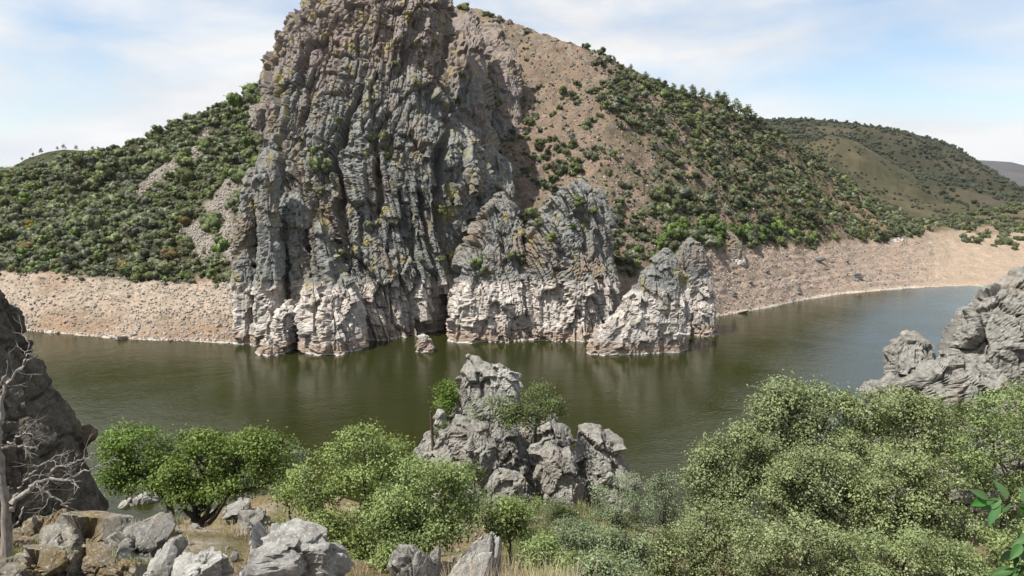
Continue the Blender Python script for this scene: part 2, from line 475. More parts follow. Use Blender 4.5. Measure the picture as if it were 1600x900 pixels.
# colours of soil, scree, herbs
def mixa(a, b, w): return a * (1 - w[:, None]) + np.asarray(b)[None] * w[:, None]
nz1 = fbm(flat / 16.0, 41, 5); nz2 = fbm(flat / 5.0, 43, 4, 0.6); nz3 = fbm(flat / 45.0, 47, 4)
right = np.clip((UX - 800) / 250, 0, 1)
c = np.zeros((len(flat), 3)); c[:] = (0.062, 0.06, 0.034)                     # wooded slope soil and herbs
c = mixa(c, (0.21, 0.16, 0.122), np.clip((UX - 640) / 80, 0, 1))              # brown scree slope
c = mixa(c, (0.085, 0.082, 0.04), inner * np.clip(nz2 * 1.2 + nz1 * 0.7 - 0.1 + np.clip((UX - 1000) / 350, 0, 0.9), 0, 0.85))
c = mixa(c, (0.27, 0.235, 0.205), inner * np.clip(nz2 * 1.5 - 0.45, 0, 0.8) * np.clip((1150 - UX) / 200, 0, 1))
c = mixa(c, (0.24, 0.175, 0.085), np.clip(1 - np.abs(UX - 1340) / 90, 0, 1) * np.clip((2.75 - RT) * 4, 0, 1) * (RT > 2) * np.clip(0.8 + nz1, 0, 1))
# talus streaks in the wooded slope
def streak(x0, y0, x1, y1, w):
    px, py = proj(flat)
    L = math.hypot(x1 - x0, y1 - y0); ax, ay = (x1 - x0) / L, (y1 - y0) / L
    s_ = (px - x0) * ax + (py - y0) * ay; d_ = np.abs(-(px - x0) * ay + (py - y0) * ax)
    return np.clip(1.6 - d_ / w + nz2 * 0.7, 0, 1) * np.clip(np.minimum(s_ + 10, L - s_ + 10) / 14, 0, 1) * (RT > 1.9) * (RT < 3)
STREAKS = [(322, 205, 300, 250, 8), (275, 255, 215, 300, 9), (372, 285, 330, 330, 13), (300, 350, 330, 400, 16), (345, 330, 372, 410, 14), (395, 165, 425, 230, 12)]
for s_ in STREAKS:
    c = mixa(c, (0.27, 0.25, 0.225), streak(*s_) * 0.9)
# bare bank
bank = np.clip((2.02 - RT + nz2 * 0.03) / 0.06, 0, 1)
bl = mixa(np.tile((0.37, 0.31, 0.25), (len(flat), 1)), (0.26, 0.20, 0.16), right)
h01 = np.clip(RT - 1, 0, 1)
bl = mixa(bl, (0.26, 0.18, 0.12), np.clip((0.5 - h01) * 2.6 + nz1 * 0.6, 0, 0.95) * (1 - right))
bl = mixa(bl, (0.31, 0.22, 0.165), np.clip(nz1 * 0.9, 0, 0.7))
bl = mixa(bl, (0.42, 0.345, 0.285), np.clip(0.5 + 0.5 * np.sin(flat[:, 2] * 3.3 + nz1 * 2), 0, 1) * (0.2 + 0.3 * right))
bl = mixa(bl, (0.56, 0.51, 0.45), np.clip((0.045 - h01) * 40, 0, 0.7))
c = c * (1 - bank[:, None]) + bl * bank[:, None]
ravine = np.clip((UX - 1420) / 40, 0, 1) * np.clip((2.55 - RT + nz1 * 0.2) * 5, 0, 1)
c = mixa(c, (0.38, 0.305, 0.235), ravine * 0.75)
far_veg = np.clip((UX - 1400) / 60, 0, 1) * np.clip((RT - 2.3 + nz1 * 0.2) * 5, 0, 1)
c = mixa(c, (0.105, 0.09, 0.052), far_veg * 0.85)
far_me = make_mesh('far_bank_terrain', flat, grid_faces(NR, NU), True, np.clip(c, 0.02, 0.8))
kind(add('far_bank_terrain', far_me, M['soil']), 'structure')
def row_of(seg, w_):
    starts = np.cumsum([0] + [s[2] for s in segs])
    return starts[seg] + w_ * segs[seg][2]
def terr(px, seg, w_):
    """a point of the far bank: direction px, segment 1 bare bank / 2 slope, 0..1 up it"""
    r = np.clip(row_of(seg, w_), 0, NR - 1.001); cc = np.clip((px - ux[0]) / (ux[1] - ux[0]), 0, NU - 1.001)
    r0, c0 = int(r), int(cc); fr_, fc = r - r0, cc - c0
    return (TP[r0, c0] * (1 - fr_) * (1 - fc) + TP[r0 + 1, c0] * fr_ * (1 - fc) + TP[r0, c0 + 1] * (1 - fr_) * fc + TP[r0 + 1, c0 + 1] * fr_ * fc)

def far_hill(name, ridge, base, D, bD, colour, colour2, seed, amp, n=220, m_=60):
    ridge = np.array(ridge, float); base = np.array(base, float)
    x = np.linspace(ridge[0, 0], ridge[-1, 0], n)
    A = PT(x, np.interp(x, base[:, 0], base[:, 1]), bD)
    B = PT(x, np.interp(x, ridge[:, 0], ridge[:, 1]), D)
    C_ = B.copy(); C_[:, 1] += (D - bD) * 0.8; C_[:, 2] = A[:, 2] - 10; C_[:, 0] *= C_[:, 1] / B[:, 1]
    L = [A * (1 - w_) + B * w_ for w_ in np.linspace(0, 1, m_)] + [B * (1 - w_) + C_ * w_ for w_ in np.linspace(0.05, 1, 14)]
    G = np.array(L); fl = G.reshape(-1, 3).copy()
    k = np.repeat(np.r_[np.sin(np.linspace(0, 1, m_) * np.pi) + 0.08, np.full(14, 0.1)], n)
    fl[:, 2] += fbm(fl / (amp * 7.0), seed, 5) * amp * k
    cc = np.tile(np.asarray(colour, float), (len(fl), 1))
    cc = mixa(cc, colour2, np.clip(fbm(fl / (amp * 4), seed + 5, 5, 0.6) * 1.1, 0, 0.9))
    o = kind(add(name, make_mesh(name, fl, grid_faces(len(L), n), True, cc), M['soil']), 'structure')
    return fl.reshape(len(L), n, 3)[:m_]
G_big = far_hill('far_hill', [(1000, 215), (1120, 195), (1190, 186), (1250, 184), (1320, 190), (1400, 203), (1450, 215), (1500, 236), (1540, 262), (1600, 295), (1700, 335)],
                 [(1000, 330), (1700, 345)], 1450, 850, (0.046, 0.046, 0.028), (0.085, 0.072, 0.048), 11, 24)
G_sub = far_hill('far_spur_hill', [(1120, 280), (1190, 246), (1250, 222), (1300, 211), (1340, 222), (1400, 258), (1460, 292), (1560, 315)],
                 [(1120, 330), (1560, 345)], 1080, 800, (0.066, 0.062, 0.034), (0.10, 0.085, 0.05), 13, 9)
G_dist = far_hill('distant_mountain', [(1380, 285), (1500, 256), (1530, 250), (1580, 254), (1640, 268), (1800, 280)],
                  [(1380, 300), (1800, 310)], 4200, 2600, (0.075, 0.075, 0.08), (0.105, 0.095, 0.09), 17, 50, 120, 40)
G_left = far_hill('grassy_hilltop', [(-260, 330), (-60, 296), (0, 272), (40, 249), (75, 237), (100, 233), (150, 237), (220, 246), (330, 270)],
                  [(-260, 350), (330, 330)], 640, 420, (0.04, 0.048, 0.022), (0.06, 0.062, 0.03), 19, 5)

# near bank below the viewpoint
def near_z(X, Y):
    X = np.asarray(X, float); Y = np.asarray(Y, float)
    z = np.interp(Y, [-20, 0, 3, 8, 15, 22, 30, 38, 45, 60, 80, 95, 140], [44.5, 43.2, 42.0, 39.4, 35.9, 32.4, 28.4, 24, 20, 12, 3, -3, -8])
    z = z + 2.0 / (1 + np.exp((X + 4.5) / 1.5)) * np.clip(1 - np.abs(Y - 18) / 20, 0, 1) * 1.0
    z = z + 3.4 * np.exp(-((X - 1.5) ** 2 / 60 + (Y - 35) ** 2 / 70))
    z = z + 2.0 * np.exp(-((X - 20) ** 2 / 60 + (Y - 30) ** 2 / 60))
    z = z + 4.2 * np.exp(-((X + 12) ** 2 / 45 + (Y - 36) ** 2 / 26))
    z = z - 1.4 * np.exp(-((X + 11.3) ** 2 / 16 + (Y - 25.5) ** 2 / 16))
    p = np.stack([X.ravel(), Y.ravel(), 0 * X.ravel()], 1)
    return z + (fbm(p / 5.0, 61, 4) * 0.45 + fbm(p / 0.9, 63, 3) * 0.06).reshape(X.shape)
gx = np.linspace(-75, 75, 230); gy = np.linspace(-18, 125, 230)
GX, GY = np.meshgrid(gx, gy)
GZ = near_z(GX, GY)
gp = np.stack([GX, GY, GZ], -1).reshape(-1, 3)
gn = fbm(gp / 2.5, 67, 5); gn2 = fbm(gp / 0.7, 69, 3)
cc = np.tile((0.24, 0.185, 0.115), (len(gp), 1))
cc = mixa(cc, (0.12, 0.125, 0.05), np.clip(gn * 1.1 + 0.25, 0, 0.85))
cc = mixa(cc, (0.40, 0.36, 0.30), np.clip(gn2 * 1.5 - 0.5, 0, 0.8))
kind(add('near_bank_ground', make_mesh('near_bank_ground', gp, grid_faces(230, 230), True, cc), M['near_soil']), 'structure')
def ground_hit(px, py):
    D = np.arange(3, 110, 0.1)
    P_ = PT(np.full(len(D), px), np.full(len(D), py), D)
    k = np.argmax(P_[:, 2] < near_z(P_[:, 0], P_[:, 1]))
    return P_[k]

# ------------------------------------------------------------------ rock masses
def lean(z):
    return np.where(z < 55, 0.16 * z, 0.16 * 55 - 0.27 * (z - 55))
def per_cell(inv, k, A):
    cnt_ = np.bincount(inv, minlength=k)[:, None]
    return np.stack([np.bincount(inv, A[:, j], k) for j in range(A.shape[1])], 1) / np.maximum(cnt_, 1)
def cell_rand(u, a, b):
    return _f((u * a + b) & 0xFFFFFFFF) - 0.5
def worley1(x, seed, jit=0.85):
    i = np.floor(x).astype(np.int64); f1 = np.full(len(x), 9e9); f2 = f1.copy(); h1 = np.zeros(len(x), np.int64); v1 = np.zeros(len(x))
    for dx in (-1, 0, 1):
        h = _h(i + dx, i * 0, i * 0 + 3, seed); v = x - (i + dx + 0.5 + (_f(h) - 0.5) * jit); d = np.abs(v)
        m = d < f1
        f2 = np.where(m, f1, np.minimum(f2, d)); f1 = np.where(m, d, f1); h1 = np.where(m, h, h1); v1 = np.where(m, v, v1)
    return f1, f2, h1, v1
def columns(q, w_, hgt, seed, jut, crack):
    """upright joint columns cut across into blocks of uneven height, each face flat and set at its own depth"""
    f1, f2, h, v = worley1((q[:, 0] + 0.35 * q[:, 1]) / w_, seed)
    hh = hgt * (0.6 + 0.9 * _f((h * 69069 + 5) & 0xFFFFFFFF))
    zb = q[:, 2] / hh + 7.0 * _f((h * 1664525 + 9) & 0xFFFFFFFF)
    f1z, f2z, hz, vz = worley1(zb, seed + 3)
    hb = (h * 31 + hz * 17) & 0xFFFFFFFF
    hb = ((hb ^ (hb >> 13)) * 1274126177) & 0xFFFFFFFF
    d = cell_rand(h, 22695477, 7) * 1.25 * jut + cell_rand(hb, 22695477, 77) * 1.7 * jut
    d += v * cell_rand(hb, 1103515245, 3) * 1.3 * jut - vz * (0.25 + cell_rand(hb, 134775813, 5) * 0.9) * jut
    d -= crack * np.clip(1 - (f2 - f1) * w_ / 0.55, 0, 1) + 0.7 * crack * np.clip(1 - (f2z - f1z) * hh / 0.5, 0, 1)
    return d
def rock_relief(P, n, size, seed, aniso=(0.8, 0.9, 1.1), mult=1.0, leaning=False, fade=None, rough=1.0, columnar=False):
    """flat joint faces: each cell of the rock becomes a plane with its own set-back, broken again into blocks and chips"""
    aniso = np.array(aniso)
    q = P.copy()
    q[:, 0] = q[:, 0] + (lean(q[:, 2]) if leaning else 0.12 * q[:, 2]) + fbm(P / (size * 1.5), seed + 9, 2) * size * 0.04
    q[:, 2] += fbm(P / (size * 0.9), seed + 19, 2) * size * 0.07 + 0.12 * q[:, 0]
    fade = np.ones(len(P)) if fade is None else fade
    nn = n.copy(); nn[:, 2] *= 0.7; nn = nn / (np.linalg.norm(nn, axis=1, keepdims=True) + 1e-9)
    out = P + nn * (fbm(P / (size * 2.8), seed, 2) * size * 0.22 * mult * fade)[:, None]
    if columnar:
        # masses of rock, each with its own set-back, dip of the joints and strength of jointing
        f1, f2, h, v = worley(q / (np.array([1.15, 1.6, 2.3]) * size), seed + 5)
        u, inv = np.unique(h, return_inverse=True); k = len(u)
        c_ = per_cell(inv, k, out); m_ = per_cell(inv, k, nn)
        rnd = np.stack([cell_rand(u, 1103515245, 3), cell_rand(u, 134775813, 5), cell_rand(u, 214013, 11) + 0.25], 1)
        m_ = m_ / (np.linalg.norm(m_, axis=1, keepdims=True) + 1e-9) + 0.6 * rnd
        m_ /= np.linalg.norm(m_, axis=1, keepdims=True) + 1e-9
        d = -((out - c_[inv]) * m_[inv]).sum(1) / np.clip((nn * m_[inv]).sum(1), 0.5, 1)
        d = np.clip(d, -0.3 * size, 0.3 * size) * 0.8 + cell_rand(u, 22695477, 7)[inv] * size * 0.42
        d -= size * 0.12 * np.clip(1 - (f2 - f1) / 0.06, 0, 1)
        amp = 0.45 + 1.1 * (cell_rand(u, 69069, 13) + 0.5)[inv]
        q = q.copy()
        q[:, 0] += cell_rand(u, 1664525, 21)[inv] * size * 1.5 + cell_rand(u, 48271, 33)[inv] * 0.42 * (q[:, 2] - c_[inv][:, 2])
        q[:, 2] += cell_rand(u, 16807, 41)[inv] * size
        d += amp * columns(q, size * 0.5, size * 1.15, seed + 1, size * 0.17, size * 0.15)
        d += columns(q + 3.3, size * 0.21, size * 0.5, seed + 2, size * 0.085, size * 0.06)
        f1, f2, h, v = worley(q / (np.array([0.15, 0.18, 0.2]) * size), seed + 3)
        t_ = np.stack([cell_rand(h, x, y) for x, y in ((1103515245, 3), (134775813, 5), (214013, 11))], 1)
        d += cell_rand(h, 22695477, 7) * size * 0.07 + (t_ * v).sum(1) * size * 0.10
        return out + nn * (d * mult * fade)[:, None]
    # large joint faces, truly flat
    f1, f2, h, v = worley(q / (aniso * size), seed + 1)
    u, inv = np.unique(h, return_inverse=True); k = len(u)
    c_ = per_cell(inv, k, out); m_ = per_cell(inv, k, nn)
    rnd = np.stack([cell_rand(u, 1103515245, 3), cell_rand(u, 134775813, 5), cell_rand(u, 214013, 11) + 0.15], 1)
    m_ = m_ / (np.linalg.norm(m_, axis=1, keepdims=True) + 1e-9) + 0.75 * rnd
    m_ /= np.linalg.norm(m_, axis=1, keepdims=True) + 1e-9
    dn = np.clip((nn * m_[inv]).sum(1), 0.45, 1)
    d = -((out - c_[inv]) * m_[inv]).sum(1) / dn
    d = np.clip(d, -0.34 * size, 0.34 * size) + cell_rand(u, 22695477, 7)[inv] * size * 0.42
    d -= size * 0.16 * np.clip(1 - (f2 - f1) / 0.07, 0, 1)
    # blocks, then chips
    for lv, (sc_, off, tl, cr, cw) in enumerate(((0.42, 0.16, 0.30, 0.07, 0.08), (0.17, 0.06, 0.13, 0.022, 0.10))):
        a2 = aniso * size * sc_; a2[2] = a2[2] * (1.1 if lv == 0 else 0.8)
        f1, f2, h, v = worley(q / a2, seed + 2 + lv)
        t_ = np.stack([cell_rand(h, x, y) for x, y in ((1103515245, 3), (134775813, 5), (214013, 11))], 1)
        d += rough * (cell_rand(h, 22695477, 7) * size * off + (t_ * v).sum(1) * size * tl - size * cr * np.clip(1 - (f2 - f1) / cw, 0, 1))
    return out + nn * (d * mult * fade)[:, None]
def loft(name, zs, Df, T, Lo, Ro, nt_, size, seed, mat, parent=None, closed=True, expo=0.75, mult=1.0, leaning=False, relief=True, aniso=(0.8, 0.9, 1.1), pre=None, rough=1.0):
    """stacked level outlines: front distance Df(z), half depth T(z), left and right outline as photo points (y, x)"""
    zs = np.asarray(zs, float)
    Lo = np.array(Lo, float); Lo = Lo[np.argsort(Lo[:, 0])]; Ro = np.array(Ro, float); Ro = Ro[np.argsort(Ro[:, 0])]
    De = Df + T
    tmp = np.stack([0 * zs, De, zs], -1)
    _, py = proj(tmp)
    dep = De * CT - (zs - H) * ST
    XL = (np.interp(py, Lo[:, 0], Lo[:, 1]) - 800) / F * dep
    XR = (np.interp(py, Ro[:, 0], Ro[:, 1]) - 800) / F * dep
    xm, hw = (XL + XR) / 2, np.maximum((XR - XL) / 2, 0.02)
    t_ = np.linspace(0, 2 * np.pi, nt_, endpoint=False) if closed else np.linspace(-0.22 * np.pi, 1.22 * np.pi, nt_)
    ct = np.sign(np.cos(t_)) * np.abs(np.cos(t_)) ** expo; st_ = np.sign(np.sin(t_)) * np.abs(np.sin(t_)) ** expo
    fade = np.ones(len(zs))
    if closed:      # round the top over
        k_ = np.sin(np.linspace(0.12, 0.98, 9) * np.pi / 2); sh = np.sqrt(1 - k_ ** 2)
        rise = min(hw[-1], 3 * T[-1]) * 0.45
        xm = np.r_[xm, np.full(9, xm[-1])]; De = np.r_[De, np.full(9, De[-1])]
        hw = np.r_[hw, hw[-1] * sh]; T = np.r_[T, T[-1] * sh]; zs = np.r_[zs, zs[-1] + rise * k_]
        hh = (zs - zs[0]) / (zs[-1] - zs[0])
        fade = np.clip((1 - hh) / 0.12, 0.35, 1)
    P = np.stack([xm[:, None] - hw[:, None] * ct, De[:, None] - T[:, None] * st_, np.repeat(zs[:, None], nt_, 1)], -1)
    if closed:
        Pw = np.concatenate([P[:, -2:], P, P[:, :2]], 1)
        n_ = grid_normals(Pw)[:, 2:-2]
    else:
        n_ = grid_normals(P)
    P = P.reshape(-1, 3); n_ = n_.reshape(-1, 3)
    if pre is not None:
        P = P + n_ * pre(P)[:, None]
    if relief:
        P = rock_relief(P, n_, size, seed, aniso, mult, leaning, np.repeat(fade, nt_), rough, aniso[2] > 1.5)
    f_ = grid_faces(len(zs), nt_, closed)
    if closed:
        top = P.reshape(len(zs), nt_, 3)[-1].mean(0); bot = P.reshape(len(zs), nt_, 3)[0].mean(0)
        k = len(P); P = np.concatenate([P, [top, bot]])
        a = (len(zs) - 1) * nt_ + np.arange(nt_); b = (len(zs) - 1) * nt_ + (np.arange(nt_) + 1) % nt_
        a0 = np.arange(nt_); b0 = (a0 + 1) % nt_
        f_ = np.concatenate([f_, np.stack([a, b, np.full(nt_, k), np.full(nt_, k)], 1)[:, :4], np.stack([b0, a0, np.full(nt_, k + 1), np.full(nt_, k + 1)], 1)])
        quads = f_[:-2 * nt_]; tris = f_[-2 * nt_:, :3]
        fl = np.concatenate([np.stack([quads[:, 0], quads[:, 1], quads[:, 2]], 1), np.stack([quads[:, 0], quads[:, 2], quads[:, 3]], 1), tris])
        f_ = fl
    o = add(name, make_mesh(name, P, f_), mat, parent)
    return o, P, n_
def px_loft(name, rows_, D, T, nt_, nr_, size, seed, mat, parent=None, z_low=None, back=0.0, expo=0.75, mult=1.0, aniso=(0.8, 0.9, 1.1), rough=1.0):
    """free standing rock: rows (y, left x, right x) in the photo, its middle at distance D, leaning back by back m per m"""
    nt_, nr_ = int(nt_ * 0.86), int(nr_ * 0.86)
    r = np.array(sorted(rows_), float)
    zt = H + float(sl(r[0, 0])) * (D); zb = H + float(sl(r[-1, 0])) * D
    if z_low is not None: zb = z_low
    zs = np.linspace(zb, zt, nr_)
    w_ = (zs - zb) / (zt - zb)
    Tz = T * (1 - 0.55 * w_ ** 2) * np.clip((1 - w_) / 0.12, 0.15, 1) ** 0.5
    Df = D - Tz + back * (zs - zb)
    return loft(name, zs, Df, Tz, r[:, [0, 1]], r[:, [0, 2]], nt_, size, seed, mat, parent, True, expo, mult, aniso=aniso, rough=rough)[0]

# --- the great cliff
cliff = empty('rock_cliff', (-40, 215, 0), 'towering grey and rust quartzite cliff of upright slabs rising from the river', 'cliff')
CL = (-40, 215, 0)
def under(o, root):
    o.parent = root
    o.matrix_parent_inverse = Matrix.Translation(-Vector(root.location))
    return o
zs = np.linspace(-3, 138, 480)
DfC = np.interp(zs, [-3, 0, 18, 34, 60, 111, 138], [217, 218, 223, 230, 241, 267, 288])
TC = np.interp(zs, [-3, 60, 111, 138], [26, 30, 32, 18])
Lc = [(-130, 590), (-90, 555), (-40, 534), (0, 504), (30, 480), (70, 446), (110, 428), (150, 424), (190, 430), (215, 434), (250, 420), (300, 395), (400, 378), (540, 372)]
Rc = [(-130, 600), (-90, 660), (-40, 680), (0, 704), (30, 708), (80, 702), (130, 696), (180, 718), (230, 748), (270, 765), (310, 748), (350, 735), (430, 712), (540, 700)]
GUL = [(447, 11, 1.6, -5, 62), (498, 6, 1.3, 22, 50), (544, 10, 1.8, 0, 84), (596, 7, 1.5, 34, 80), (640, 5, 1.3, 12, 44), (698, 9, 2.2, -5, 95), (470, 3.5, 1.0, 4, 26),
       (520, 5, 1.0, 40, 72), (572, 4.5, 1.1, 10, 40), (618, 4, 0.9, 46, 78), (668, 4.5, 1.2, 18, 56), (430, 5, 1.2, 60, 100), (585, 6, 1.4, 82, 112), (650, 6, 1.5, 74, 120)]
def gullies(P):
    xs = P[:, 0] + lean(P[:, 2]) + fbm(P / 11.0, 88, 3) * 1.9
    d = 0
    for px, dep, w_, z0, z1 in GUL:
        xg = (px - 800) / F * 229 + 0.16 * 27
        d = d - dep * np.exp(-np.abs((xs - xg) / (w_ * 0.9)) ** 4) * np.clip((P[:, 2] - z0) / 5, 0, 1) * np.clip((z1 - P[:, 2]) / 9, 0, 1)
    return d
o, cliffP, cliffN = loft('cliff_face', zs, DfC, TC, Lc, Rc, 470, 8.0, 101, M['cliff'], None, False, 0.8, 1.0, True, aniso=(0.55, 0.9, 2.6), pre=gullies)
under(o, cliff)
# free-standing slabs and pillars in front of the wall
def cliff_piece(name, rows_, D, T, size, seed, back=0.0, nt_=70, nr_=110, z_low=-2.5, mult=1.0):
    return under(px_loft(name, rows_, D, T, nt_, nr_, size, seed, M['cliff'], None, z_low, back, 0.6, mult, (0.6, 0.9, 1.7)), cliff)
cliff_piece('rock_pillar', [(262, 388, 402), (275, 384, 406), (330, 377, 403), (400, 371, 400), (470, 369, 402), (545, 370, 402)], 219, 6, 3.4, 201, 0.12, 60, 150, mult=0.7)
cliff_piece('rock_pillar', [(247, 404, 424), (258, 400, 432), (320, 403, 432), (400, 407, 440), (470, 400, 440), (545, 398, 442)], 217, 6.5, 3.6, 203, 0.12, 70, 150, mult=0.7)
cliff_piece('rock_slab', [(470, 440, 458), (490, 436, 464), (530, 428, 466), (562, 412, 468)], 208, 9, 3.4, 205, 0.1)
cliff_piece('rock_slab', [(520, 420, 430), (535, 412, 438), (562, 406, 442)], 202, 4, 2.6, 207, 0.1, 50, 50)
cliff_piece('rock_slab', [(440, 478, 496), (460, 472, 512), (510, 474, 522), (562, 478, 528)], 210, 10, 3.6, 209, 0.12)
cliff_piece('rock_slab', [(452, 510, 528), (475, 502, 540), (520, 498, 548), (564, 492, 556)], 208, 10, 3.4, 211, 0.12)
cliff_piece('rock_slab', [(432, 532, 545), (460, 528, 556), (510, 530, 566), (558, 535, 570)], 212, 10, 3.4, 213, 0.12)
cliff_piece('rock_slab', [(185, 535, 552), (205, 532, 560), (270, 536, 568), (340, 540, 590), (430, 560, 612), (480, 575, 615)], 238, 7, 4.4, 215, 0.40, 80, 150, 8)
cliff_piece('rock_slab', [(300, 455, 470), (320, 448, 478), (400, 452, 484), (470, 458, 490)], 224, 6, 4.0, 217, 0.2, 60, 110, 8)
cliff_piece('rock_slab', [(345, 490, 505), (370, 484, 520), (420, 490, 534), (470, 500, 545)], 222, 6, 4.0, 219, 0.2, 60, 110, 8)
cliff_piece('rock_slab', [(250, 610, 628), (275, 604, 640), (350, 614, 660), (420, 636, 672)], 236, 6, 4.4, 221, 0.3, 70, 130, 16)
cliff_piece('rock_slab', [(160, 640, 668), (185, 634, 684), (250, 640, 690), (330, 660, 712), (400, 680, 715)], 243, 7, 4.6, 223, 0.42, 80, 140, 12)
cliff_piece('rock_buttress', [(180, 690, 712), (230, 692, 742), (280, 700, 768), (340, 700, 745), (420, 700, 722)], 254, 9, 6, 225, 0.3, 80, 120, 15)
# many smaller upright slabs set into the wall, shared meshes
rng = np.random.default_rng(5)
def prism_mesh(i):
    """an upright fractured slab, unit width, depth and height"""
    r_ = np.random.default_rng(300 + i)
    sides, nz = 26, 34
    t_ = np.linspace(0, 2 * np.pi, sides, endpoint=False)
    prof = np.stack([np.sign(np.cos(t_)) * np.abs(np.cos(t_)) ** 0.55, np.sign(np.sin(t_)) * np.abs(np.sin(t_)) ** 0.55], 1)
    zz = np.linspace(0, 1, nz); w_ = 0.46 * (1 - 0.35 * zz ** 2) * np.sqrt(np.clip((1.02 - zz) / 0.08, 0, 1))
    P = np.stack([prof[None, :, 0] * w_[:, None], prof[None, :, 1] * w_[:, None], np.repeat(zz[:, None], sides, 1)], -1) * np.array([1, 1, 4.0])
    n_ = np.concatenate([np.repeat(prof[None], nz, 0), np.zeros((nz, sides, 1))], -1).reshape(-1, 3)
    P = rock_relief(P.reshape(-1, 3) + i * 7.0, n_, 0.75, 340 + i, (0.8, 0.9, 1.6), 0.8) - i * 7.0
    me = make_mesh('rock_slab_mesh', P * np.array([1, 1, 0.25]), grid_faces(nz, sides, True))
    me.materials.append(M['cliff'])
    return me
prisms = [prism_mesh(i) for i in range(9)]
nC = 400
cand = rng.integers(0, len(cliffP), 4000)
cnt = 0
for ci in cand:
    P_, n_ = cliffP[ci], cliffN[ci]
    if P_[2] < 5 or P_[2] > 75 or n_[1] > -0.3: continue
    big = rng.random() ** 1.8
    h_ = 4 + 11 * big; w_ = 1.2 + 1.8 * big * rng.uniform(0.7, 1.2); d_ = w_ * rng.uniform(1.0, 1.8)
    o = bpy.data.objects.new('rock_slab', prisms[cnt % 9]); COL.objects.link(o)
    g_ = 0.16 if P_[2] < 55 else -0.27
    back = 0.33 if P_[2] < 20 else 0.46 if P_[2] < 60 else 0.56
    zax = Vector((-g_, back, 1.0)).normalized()
    yaw = math.atan2(n_[1], n_[0]) + math.pi / 2 + rng.normal(0, 0.35)
    xax = Vector((math.cos(yaw), math.sin(yaw), 0)); yax = zax.cross(xax).normalized(); xax = yax.cross(zax)
    mtx = Matrix(((xax.x * w_, yax.x * d_, zax.x * h_, 0), (xax.y * w_, yax.y * d_, zax.y * h_, 0), (xax.z * w_, yax.z * d_, zax.z * h_, 0), (0, 0, 0, 1)))
    c_ = Vector(P_ - n_ * d_ * 0.42) - zax * h_ * 0.72
    mtx.translation = c_ - Vector(CL)
    o.parent = cliff; o.matrix_local = mtx
    cnt += 1
    if cnt >= 70: break

# --- the buttress beside it, two shoulders
butt = empty('rock_buttress', (15, 212, 0), 'pointed grey rock buttress with pale foot beside the great cliff', 'rock')
zs = np.linspace(-3, 50, 210)
o, bP, bN = loft('main_shoulder', zs, np.interp(zs, [-3, 0, 18, 50], [217, 218, 222, 244]), np.interp(zs, [-3, 30, 48, 50], [15, 13, 5, 2]),
     [(270, 900), (282, 893), (300, 868), (330, 842), (370, 815), (430, 800), (540, 796)], [(270, 905), (282, 915), (300, 932), (350, 948), (400, 955), (450, 962), (540, 966)], 240, 5.5, 401, M['cliff'], None, True, 0.8, 1.0, aniso=(0.55, 0.9, 2.0))
under(o, butt)
zs = np.linspace(-3, 44.5, 190)
o, bP2, bN2 = loft('side_shoulder', zs, np.interp(zs, [-3, 0, 18, 44], [214, 215, 221, 244]), np.interp(zs, [-3, 30, 42, 44.5], [14, 12, 6, 2]),
     [(300, 782), (315, 765), (340, 748), (380, 728), (430, 712), (480, 704), (540, 700)], [(300, 786), (315, 800), (340, 816), (400, 830), (540, 838)], 200, 5.0, 403, M['cliff'], None, True, 0.8, 1.0, aniso=(0.55, 0.9, 2.0))
under(o, butt)
def butt_piece(rows_, D, T, size, seed, back):
    under(px_loft('rock_slab', rows_, D, T, 60, 110, size, seed, M['cliff'], None, -2, back, 0.6, 1.0, (0.6, 0.9, 1.9)), butt)
butt_piece([(330, 868, 880), (350, 862, 892), (420, 858, 898), (530, 850, 896)], 226, 6, 4, 411, 0.3)
butt_piece([(320, 905, 918), (345, 902, 930), (420, 905, 938), (530, 905, 940)], 227, 6, 4, 413, 0.3)
butt_piece([(385, 760, 775), (410, 752, 788), (470, 745, 795), (535, 742, 798)], 223, 6, 4, 415, 0.25)
butt_piece([(440, 720, 735), (460, 712, 750), (500, 706, 752), (535, 702, 752)], 220, 5, 3.5, 417, 0.2)

# --- upper crag and slope outcrops
crag = empty('rock_crag', (-5, 330, 80), 'dark jointed crag crowning the ridge behind the great cliff', 'rock')
def crag_piece(rows_, D, T, size, seed, zl, back=0.5):
    under(px_loft('rock_tower', rows_, D, T, 90, 110, size, seed, M['cliff'], None, zl, back, 0.7, 0.75, (0.6, 0.9, 1.8)), crag)
crag_piece([(-25, 690, 720), (0, 680, 742), (60, 690, 752), (140, 690, 760), (220, 690, 770)], 300, 14, 7, 421, 28)
crag_piece([(14, 748, 762), (25, 735, 785), (60, 730, 792), (120, 725, 800), (170, 730, 800)], 338, 12, 6, 423, 50)
crag_piece([(55, 775, 795), (75, 768, 806), (125, 764, 814), (150, 764, 814)], 328, 10, 5, 425, 44)
crag_piece([(225, 750, 768), (250, 742, 790), (290, 735, 800), (330, 735, 805)], 268, 9, 5, 427, 8)

